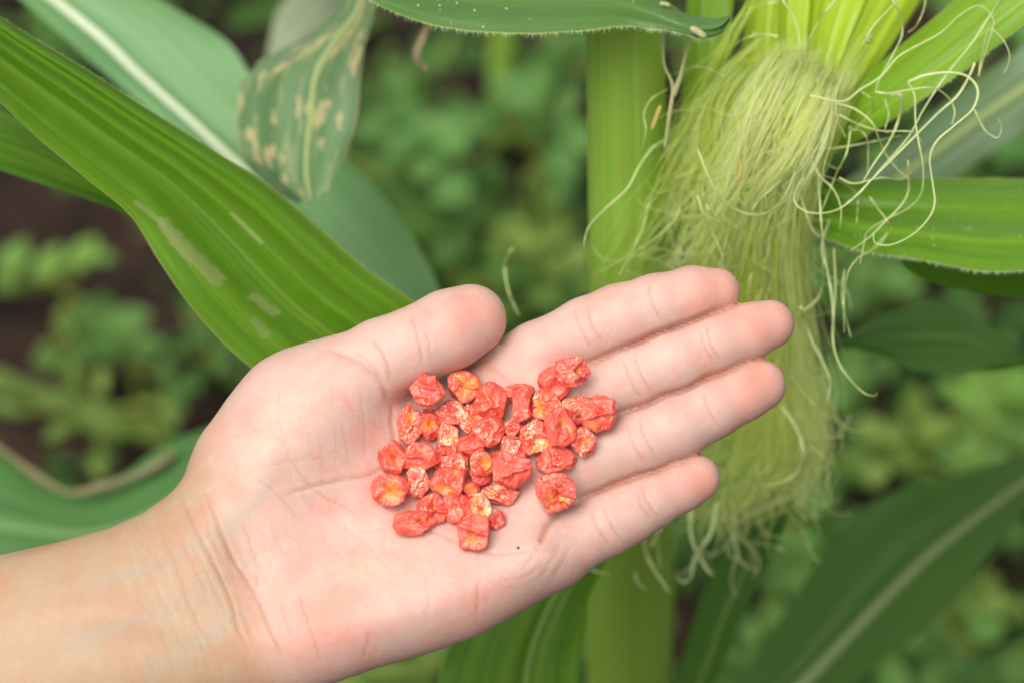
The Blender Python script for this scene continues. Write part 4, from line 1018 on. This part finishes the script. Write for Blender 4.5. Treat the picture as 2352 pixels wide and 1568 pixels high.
    for q in range(46):     # fine lines of the wrist
        x, y = rl.uniform(300, 640), rl.uniform(1190, 1560); L_ = rl.uniform(60, 170); a_ = rl.uniform(1.10, 1.32)
        CR.append(([(x + math.cos(a_) * L_ * t + 5 * math.sin(3 * t + q), y + math.sin(a_) * L_ * t) for t in (-.5, -.17, .17, .5)], 2.6, rl.uniform(.08, .2), rl.uniform(.15, .35)))
    for q in range(44):     # fine lines of the thumb mound and the palm
        x, y = rl.uniform(560, 900), rl.uniform(920, 1300); L_ = rl.uniform(50, 150); a_ = rl.choice([1.45, 1.6, .75, .5, -.2]) + rl.normal() * .15
        CR.append(([(x + math.cos(a_) * L_ * t + 6 * math.sin(3 * t + q), y + math.sin(a_) * L_ * t) for t in (-.5, -.17, .17, .5)], 2.4, rl.uniform(.06, .15), rl.uniform(.12, .32)))
    for q in range(26):     # fine lines of the heel and the finger roots
        x, y = rl.uniform(900, 1350), rl.uniform(1230, 1420); L_ = rl.uniform(40, 120); a_ = rl.choice([1.5, .3, -.5]) + rl.normal() * .2
        CR.append(([(x + math.cos(a_) * L_ * t + 5 * math.sin(3 * t + q), y + math.sin(a_) * L_ * t) for t in (-.5, -.17, .17, .5)], 2.4, rl.uniform(.05, .14), rl.uniform(.1, .25)))
    # finger joint creases: centre, direction of the finger, half length
    for (cx, cy, ang, hl, dep) in [(1340, 752, 24, 52, .65), (1366, 742, 24, 48, .45), (1505, 692, 20, 48, .45), (1454, 870, 25, 52, .6), (1480, 858, 25, 48, .45), (1640, 788, 23, 48, .45), (1625, 795, 23, 40, .2),
                                   (1462, 1018, 25, 52, .6), (1490, 1006, 25, 50, .5), (1634, 936, 25, 48, .45), (1382, 1212, 28, 52, .6), (1408, 1198, 28, 50, .5), (1494, 1150, 28, 46, .45), (1480, 1158, 28, 40, .2)]:
        a = math.radians(ang); pxp, pyp = math.sin(a), math.cos(a)
        bow = 7
        CR.append(([(cx + pxp * hl * t + math.cos(a) * bow * (1 - t * t) * -1, cy + pyp * hl * t + math.sin(a) * bow * (1 - t * t)) for t in np.linspace(-1, 1, 7)], 3.8, dep * .55, .55))
    # fine cross lines along the fingers and the forearm
    rs = np.random.default_rng(3)
    crease = np.zeros(n); disp = np.zeros(n)
    for (pl_, hw, dep, red) in CR:
        p = catmull(pl_, 4 * len(pl_)); p = p + rs.normal(size=p.shape) * 1.0
        mn, mx = p.min(0) - 4 * hw, p.max(0) + 4 * hw
        m = np.nonzero((xy[:, 0] > mn[0]) & (xy[:, 0] < mx[0]) & (xy[:, 1] > mn[1]) & (xy[:, 1] < mx[1]) & (front > 0))[0]
        if not len(m): continue
        q = xy[m]; best = np.full(len(m), 1e9); tb = np.zeros(len(m)); L = len(p) - 1
        for i in range(L):
            e = p[i + 1] - p[i]; t = np.clip(((q - p[i]) @ e) / (e @ e + 1e-9), 0, 1)
            d = np.hypot(*(q - p[i] - t[:, None] * e).T); k = d < best
            best = np.where(k, d, best); tb = np.where(k, (i + t) / L, tb)
        taper = np.clip(np.minimum(tb, 1 - tb) * 7, .15, 1)
        gprof = np.exp(-(best / hw) ** 2) * taper
        lip = np.exp(-((best - 2.4 * hw) / (1.2 * hw)) ** 2) * taper
        disp[m] += (-.55 * dep * gprof + .05 * dep * lip) * front[m]
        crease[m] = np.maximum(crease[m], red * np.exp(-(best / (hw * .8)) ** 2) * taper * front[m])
    gi_ = np.clip(np.round((co - np.array([xs[0], ys[0], ws[0]])) / h).astype(int), 0, np.array(seam.shape) - 1)
    sv_ = seam[gi_[:, 0], gi_[:, 1], gi_[:, 2]]
    crease = np.maximum(crease, np.clip(sv_ * 1.3, 0, 1) * np.clip(no[:, 2] * 2 + .6, 0, 1))  # reddens the finger gaps and paints their groove shade into the skin
    co = co + no * disp[:, None]
    # --- pigment
    def gg(cx, cy, sx, sy, ang=0):
        a = math.radians(ang); dx, dy = xy[:, 0] - cx, xy[:, 1] - cy
        u = dx * math.cos(a) + dy * math.sin(a); v = -dx * math.sin(a) + dy * math.cos(a)
        return np.exp(-(u / sx) ** 2 - (v / sy) ** 2)
    arm = 1 / (1 + np.exp((xy[:, 0] - (565 + (xy[:, 1] - 1300) * .30)) / 38))
    palm_c = np.array([.53, .345, .287]); arm_c = np.array([.385, .262, .165]); pink = np.array([.56, .245, .185]); pale = np.array([.58, .41, .30]); back = np.array([.44, .28, .19])
    pc_ = palm_c[None] * (1 - arm[:, None]) + arm_c[None] * arm[:, None]
    pk = (gg(740, 1420, 130, 80, -20) * 1.0 + gg(700, 1250, 90, 70) * .35 + gg(1060, 730, 80, 60) * .55 + gg(1640, 668, 90, 55) * .7 + gg(1750, 750, 90, 55) * .7 + gg(1735, 888, 90, 55) * .7
          + gg(1580, 1105, 90, 55) * .65 + gg(1120, 1390, 120, 70) * .3 + gg(1150, 1010, 200, 170) * .22 + gg(930, 1140, 110, 50) * .35 + gg(1260, 900, 80, 60) * .2)
    pk = np.clip(pk, 0, 1)[:, None] * (1 - arm[:, None])
    pc_ = pc_ * (1 - pk) + pink * pk
    pp = np.clip(gg(650, 1010, 130, 90, -35) * .5 + gg(860, 1300, 130, 45, -15) * .55 + gg(1470, 700, 60, 30) * .0, 0, 1)[:, None]
    pc_ = pc_ * (1 - pp) + pale * pp
    vein = np.zeros(n)
    for pl_ in ([(180, 1470), (300, 1430), (430, 1380), (560, 1300), (640, 1230)], [(240, 1330), (360, 1300), (470, 1240), (580, 1160), (650, 1060)], [(330, 1560), (460, 1470), (560, 1400)]):
        p = catmull(pl_, 30); best = np.full(n, 1e9)
        for q in p: best = np.minimum(best, np.hypot(xy[:, 0] - q[0], xy[:, 1] - q[1]))
        vein = np.maximum(vein, np.exp(-(best / 17) ** 2))
    vn = (.30 * vein)[:, None]; pc_ = pc_ * (1 - vn) + np.array([.30, .285, .245]) * vn
    bk = np.clip(-no[:, 2] * 1.5 + .1, 0, 1)[:, None]
    pc_ = pc_ * (1 - bk) + back * bk
    Wd = unproj(np.column_stack([xy[:, 0] * 0 + co[:, 0] / KM, co[:, 1] / KM, co[:, 2] * .001]))
    org = unproj(np.array([560, 1320, .0]))
    hand = mesh_obj('hand', Wd, F, skin_mat(), origin=org, attrs={'pigment': pc_, 'crease': crease})
    tag(hand, 'bare left hand and forearm held palm up with a pile of red corn seeds', 'hand')
    return hand, Wd, F, w0
hand, HV, HF, w0f = build_hand()
bvh = BVHTree.FromPolygons([tuple(v) for v in HV], [tuple(int(i) for i in f) for f in HF])

# fingernails on the far side of the fingers
M['nail'] = simple_mat('fingernail', (.72, .47, .40), .25, 0, .5, .1)
for (x, y, ang, r) in [(1642, 668, 20, 50), (1762, 746, 24, 52), (1740, 886, 26, 52), (1592, 1101, 28, 50), (1076, 738, 27, 72)]:
    a = math.radians(ang); ctr = unproj(np.array([x, y, (w0f(x, y) + (15 if r > 60 else 5)) * .001]))
    ax = math.cos(a) * R3 + math.sin(a) * U3; sd_ = -math.sin(a) * R3 + math.cos(a) * U3
    nu, nv = 9, 7; vv = []
    for i in range(nv):
        s_ = (i / (nv - 1) - .35) * 1.5
        for j in range(nu):
            th = (j / (nu - 1) - .5) * 1.9 * (1 - .25 * abs(i / (nv - 1) - .5))
            rr = r * K * (1.06 - .10 * max(0, s_))
            vv.append(ctr + ax * s_ * r * K * .72 + sd_ * math.sin(th) * rr + F3 * math.cos(th) * rr)
    no_ = mesh_obj('fingernail', np.array(vv), grid_faces(nv, nu), M['nail'], hand)

# ------------------------------------------------------------------ the seeds
M['seed'] = seed_mat()
def ico():
    import bmesh
    bm = bmesh.new(); bmesh.ops.create_icosphere(bm, subdivisions=5, radius=1)
    v = np.array([x.co[:] for x in bm.verts]); f = np.array([[q.index for q in p.verts] for p in bm.faces]); bm.free(); return v, f
IV, IF = ico()
IE = np.vstack([IF[:, [0, 1]], IF[:, [1, 2]], IF[:, [2, 0]]]); IE = np.unique(np.sort(IE, 1), axis=0); IDEG = np.bincount(IE.ravel(), minlength=len(IV))
def sx(X): return 803.9 + X * .3297
def sy(Y): return 775.2 + Y * .3297
def seed(i, X, Y, w, h, ang, lift, dents, taper, label):
    rs = np.random.default_rng(500 + i)
    a = math.radians(ang); rot = np.array([[math.cos(a), math.sin(a), 0], [-math.sin(a), math.cos(a), 0], [0, 0, 1]])
    d = IV @ rot                              # direction in the picture's frame
    # shrunken kernel: a wedge whose skin has sunk into hollows between raised ridges
    cs = [np.array(q[:3], float) for q in dents]; hs = [.80 - .25 * q[4] for q in dents]; dp = [q[4] for q in dents]; sz = [q[3] for q in dents]
    while len(cs) < 9:
        c = rs.normal(size=3); c /= np.linalg.norm(c)
        if all(c @ (q / np.linalg.norm(q)) < .62 for q in cs) or rs.random() < .04:
            cs.append(c); hs.append(rs.uniform(.80, .98)); dp.append(rs.uniform(.02, .16)); sz.append(.45)
    N = np.array([c / np.linalg.norm(c) for c in cs]); hs = np.array(hs); dp = np.array(dp)
    wob = np.array([[mnoise.noise(Vector(q * 2.3 + i)), mnoise.noise(Vector(q * 2.3 + i + 40)), mnoise.noise(Vector(q * 2.3 + i + 80))] for q in d])
    dd = d + .20 * wob; dd /= np.linalg.norm(dd, axis=1)[:, None]
    proj = np.clip(dd @ N.T, .05, 1)
    pl = hs[None] / proj
    kk = 12.0
    e_ = np.exp(-kk * (pl - pl.min(1)[:, None])); W_ = e_ / e_.sum(1)[:, None]
    rp = pl.min(1) - np.log(e_.sum(1)) / kk
    rp = np.minimum(rp, 1.12)
    inner = np.clip((W_.max(1) - .52) / .42, 0, 1); inner = inner * inner * (3 - 2 * inner)
    depth = (W_ * dp[None]).sum(1)
    r = .70 * rp + .30 * .92 - (.08 + .95 * depth) * inner * .8 - 0.0
    cav = np.clip(inner * depth * 1.9, 0, 1)
    for (ax, ay, az, s, dep) in dents:
        c = np.array([ax, ay, az], float); c /= np.linalg.norm(c)
        q = np.arccos(np.clip(dd @ c, -1, 1)) / (s * 1.05)
        bowl = np.exp(-q ** 4)
        r += -.75 * dep * bowl + .10 * dep * np.exp(-((q - 1.2) / .2) ** 2); cav = np.maximum(cav, bowl * min(1, dep * 2.3))
    nz = np.array([[mnoise.noise(Vector(q * 1.6)), mnoise.noise(Vector(q * 4.2 + 9)), mnoise.noise(Vector(q * 9.5))] for q in (d + rs.uniform(0, 50, 3))])
    r += .10 * nz[:, 0] + .035 * (1 - 2.2 * np.abs(nz[:, 1])) + .010 * nz[:, 2]
    base_ = np.sign(IV) * np.abs(IV) ** np.array([.9, .92, .95])
    base_[:, 0] *= 1 + taper * .32 * IV[:, 1]; base_[:, 2] *= 1 + .15 * IV[:, 1]
    for _ in range(2): r = .5 * r + .5 * (np.bincount(IE[:, 0], r[IE[:, 1]], len(r)) + np.bincount(IE[:, 1], r[IE[:, 0]], len(r))) / IDEG
    p = (base_ @ rot) * r[:, None]
    mm = .03742e-3
    th_ = min(w, h) * .38 + 22
    lo, hi = p[:, :2].min(0), p[:, :2].max(0)
    p[:, :2] = (p[:, :2] - (lo + hi) / 2) / ((hi - lo) / 2)
    p = p * np.array([w * .53, h * .53, th_]) * mm
    # place on the palm
    x, y = sx(X), sy(Y)
    ray = Vector(unproj(np.array([x, y, 0.])) - C3).normalized()
    loc, nrm, idx, dist = bvh.ray_cast(CAM, ray)
    nrm = np.array(nrm); nrm = nrm if nrm @ F3 < 0 else -nrm
    z = -F3 * .75 + nrm * .35 + rs.normal(size=3) * .10; z /= np.linalg.norm(z)
    xa = R3 - z * (R3 @ z); xa /= np.linalg.norm(xa); ya = np.cross(z, xa)
    X2, Y2 = xa, ya
    wp = p[:, :1] * X2 + p[:, 1:2] * Y2 + p[:, 2:] * z
    # rest: lowest point along the palm normal touches the skin (slightly pressed in), plus lift for seeds lying on others
    low = (wp @ nrm).min()
    need = -low - .0006 + lift * .001
    ctr = np.array(loc) + np.array(ray) * 0
    # slide back along the view ray so the seed stays where it is seen
    back = need / max(.3, float(-np.array(ray) @ nrm))
    ctr = ctr - np.array(ray) * back
    o = mesh_obj('corn_seed', wp + ctr, IF, M['seed'], origin=ctr, attrs={'cavity': cav})
    tag(o, label, 'corn seed', 'red coated corn seeds in the palm')
Z = (0, 0, 1)
SEEDS = [
 (540, 360, 238, 224, 180, 4.5, [(0, .5, 1, .45, .22), (-.3, -.5, 1, .5, .18)], 1.0, 'wedge shaped red seed nearest the thumb fold, the top left one of the pile'),
 (795, 345, 222, 216, 10, 0, [(.25, .5, 1, .55, .34), (.1, -.4, 1, .45, .26)], .8, 'red seed with an orange hollow under the thumb, second in the top row'),
 (978, 428, 226, 236, 40, 2.2, [(.4, .3, 1, .4, .25), (-.5, -.2, 1, .4, .2), (0, -.8, .5, .4, .25)], .5, 'lumpy red seed with two big cream patches, third in the top row'),
 (1178, 385, 190, 130, 0, 0, [(-.3, .3, 1, .6, .25)], .3, 'orange yellow seed mostly hidden behind a smooth upright pink one'),
 (1200, 468, 132, 236, 2, 3.0, [(0, .9, .3, .35, .12)], -.3, 'smooth upright pink seed standing in front of an orange one'),
 (1372, 465, 200, 215, -35, .5, [(-.5, -.4, 1, .5, .28), (.5, .6, .8, .4, .15)], .7, 'pink seed with a pinched waist just below the separate top pair'),
 (1420, 315, 215, 225, 20, 0, [(.1, -.3, 1, .55, .25)], .5, 'lower left seed of the pair lying apart by the index finger'),
 (1548, 240, 246, 205, -15, 3.0, [(.65, .2, .9, .4, .4), (-.2, .6, .8, .4, .15)], .5, 'upper right seed of the pair by the index finger, with a flared lip'),
 (1565, 520, 215, 215, 15, 0, [(.4, -.5, 1, .5, .22)], .4, 'plain pink seed tucked behind two hollowed ones near the middle finger'),
 (1738, 535, 246, 240, -12, 1.2, [(-.1, .62, 1, .42, .42), (.15, -.3, 1, .55, .36)], .4, 'seed with a bright yellow cup at its top, furthest out towards the fingers'),
 (1468, 625, 216, 262, 15, 3.0, [(.35, 0, 1, .6, .3)], -.3, 'large leaf shaped red seed with a yellow side, left of the orange cup seed'),
 (1617, 728, 182, 212, -18, 0, [(.05, 0, 1, .62, .42)], .5, 'small seed hollowed into an orange cup, right edge of the pile'),
 (1440, 850, 268, 200, 85, 0, [(-.8, .1, .7, .4, .35), (.3, .5, 1, .4, .12)], .8, 'cream speckled oval seed with a lip, below the orange cup seed'),
 (1436, 1082, 256, 264, 180, 0, [(.1, -.55, 1, .42, .45), (.55, .5, .8, .4, .22)], -.5, 'lone blocky red seed with a slot by the little finger root'),
 (420, 602, 172, 280, 8, 0, [(.15, .25, 1, .42, .42), (.55, -.4, 1, .35, .25)], -.7, 'tall folded red seed with a yellow groove, left side of the pile below the wedge'),
 (552, 602, 152, 216, 12, 0, [(.15, .1, 1, .45, .38)], .2, 'narrow trough shaped pink seed beside the tall folded one'),
 (702, 522, 218, 172, 75, .6, [(.4, -.2, 1, .5, .15)], .7, 'rounded cream and pink seed below the orange hollowed one'),
 (680, 702, 146, 246, -4, 1.0, [(.25, .35, 1, .4, .2), (0, -.85, .6, .35, .15)], -.3, 'smooth upright pink finger shaped seed left of the round cream one'),
 (852, 568, 180, 205, -30, 0, [(.2, .3, 1, .5, .35)], .3, 'orange seed half covered by a big yellow patched one'),
 (965, 642, 222, 226, 25, 2.8, [(0, -.15, 1, .60, .24), (.7, -.5, .8, .35, .15)], .5, 'big seed with a yellow patched face in the middle of the pile'),
 (1132, 628, 165, 132, 0, 0, [(0, -.4, 1, .4, .15)], .3, 'small plain pink seed low between two bigger ones'),
 (1300, 690, 226, 236, 30, 1.0, [(.3, -.4, 1, .5, .32), (-.3, .5, .8, .4, .15)], -.3, 'knobbly red seed with an olive yellow pit, right of the small plain one'),
 (845, 750, 192, 144, 80, 1.6, [(.2, .2, 1, .5, .06)], .1, 'small pale cream oval seed in the centre of the pile'),
 (294, 832, 192, 232, 10, 0, [(.05, 0, 1, .66, .42)], .3, 'seed hollowed into a pale yellow bowl at the far left of the pile'),
 (500, 826, 310, 190, 60, 1.5, [(-.1, .55, 1, .38, .4), (-.4, -.5, 1, .4, .3)], .9, 'long twisted ruffled red seed right of the pale yellow bowl'),
 (1150, 785, 190, 196, 0, 1.0, [(.6, -.1, .8, .45, .22), (-.1, .2, 1, .4, .12)], .5, 'smooth dome shaped pink seed behind the large cream blotched one'),
 (1125, 922, 262, 240, -25, 3.8, [(.25, .2, 1, .5, .2), (.6, -.6, .9, .4, .28)], .6, 'largest seed of the pile, pink with a cream blotch, below the dome'),
 (925, 868, 172, 184, -12, 3.0, [(.1, .1, 1, .62, .38)], .2, 'square orange seed with folded edges in the lower middle'),
 (902, 965, 150, 150, 0, 0, [(.2, .3, 1, .4, .2)], .1, 'plain red seed underneath the square orange one'),
 (702, 895, 230, 176, 12, 0, [(.2, -.2, 1, .55, .2)], .6, 'dull red seed behind the big curved one'),
 (678, 1010, 250, 212, 15, 2.5, [(-.35, -.6, 1, .45, .45), (.45, .1, 1, .4, .18)], .9, 'big curved seed with a dark yellow hollow in its lower left'),
 (472, 992, 160, 232, 28, .3, [(0, .1, 1, .45, .22), (.5, -.4, .8, .35, .2)], -.6, 'slim slanting red seed below the twisted one'),
 (280, 1062, 264, 212, 0, 0, [(-.05, -.35, 1, .58, .46)], .5, 'arched red seed with a wide yellow mouth, lowest on the left side'),
 (842, 1062, 120, 122, 0, .4, [(0, 0, 1, .6, .3)], .4, 'tiny greyish pink seed squeezed between three others'),
 (1042, 1092, 258, 144, 80, 0, [(-.6, .2, 1, .4, .32), (.3, -.4, 1, .4, .2)], -.4, 'flat long seed lying sideways with an orange left end'),
 (572, 1196, 206, 216, 35, .4, [(.35, .3, 1, .45, .36), (.4, -.6, .9, .4, .3)], -.2, 'crumpled orange red seed touching the bottom left oval one'),
 (735, 1180, 164, 216, 5, 1.0, [(-.2, -.3, 1, .4, .2), (.6, .5, .7, .35, .25)], .4, 'dark red wrinkled seed in the bottom row, right of the crumpled one'),
 (818, 1200, 120, 205, -8, 0, [(0, 0, 1, .5, .25)], .1, 'slim red seed pressed behind the dark red wrinkled one'),
 (922, 1190, 150, 216, 22, 2.2, [(.05, -.35, 1, .42, .34), (.1, .6, .9, .35, .2)], -.2, 'cream seed with an oval slot, just above the bottom one'),
 (1012, 1268, 122, 140, -20, 0, [(.2, 0, 1, .5, .25)], .2, 'small orange seed peeping out right of the slotted cream one'),
 (455, 1290, 292, 170, 85, 0, [(.55, .35, 1, .42, .36), (-.2, -.3, 1, .5, .14)], .6, 'long oval red seed lying sideways at the bottom left'),
 (858, 1358, 212, 246, 14, 0, [(-.1, -.55, 1, .42, .36), (.1, .3, 1, .4, .12)], .2, 'lowest seed, red above with a bright yellow base'),
 (1030, 830, 90, 110, 10, 0, [(0, 0, 1, .5, .2)], .2, 'tiny red seed showing between the orange square and the largest seed'),
 (790, 830, 110, 110, 0, -.2, [(0, 0, 1, .5, .2)], .2, 'small red seed almost hidden under the pale cream oval'),
]
for i, s_ in enumerate(SEEDS): seed(i, *s_)

# two specks of soil on the palm
M['crumb'] = simple_mat('soil_crumb', (.13, .075, .035), .9)
for (x, y, r, lab) in [(1109, 1253, 3.6, 'dark soil crumb stuck to the lowest seed'), (1190, 1257, 3.0, 'tiny dark soil crumb alone on the bare palm')]:
    ray = Vector(unproj(np.array([x, y, 0.])) - C3).normalized(); loc, *_ = bvh.ray_cast(CAM, ray)
    sv, sf = sphere_mesh(7, 9); c = np.array(loc) - np.array(ray) * .0003
    jit = 1 + .3 * np.sin(sv @ np.array([3.1, 5.2, 4.3]))[:, None]
    o = mesh_obj('soil_crumb', c + sv * jit * r * K, sf, M['crumb'], origin=c)
    tag(o, lab, 'soil crumb', 'soil crumbs on the palm')
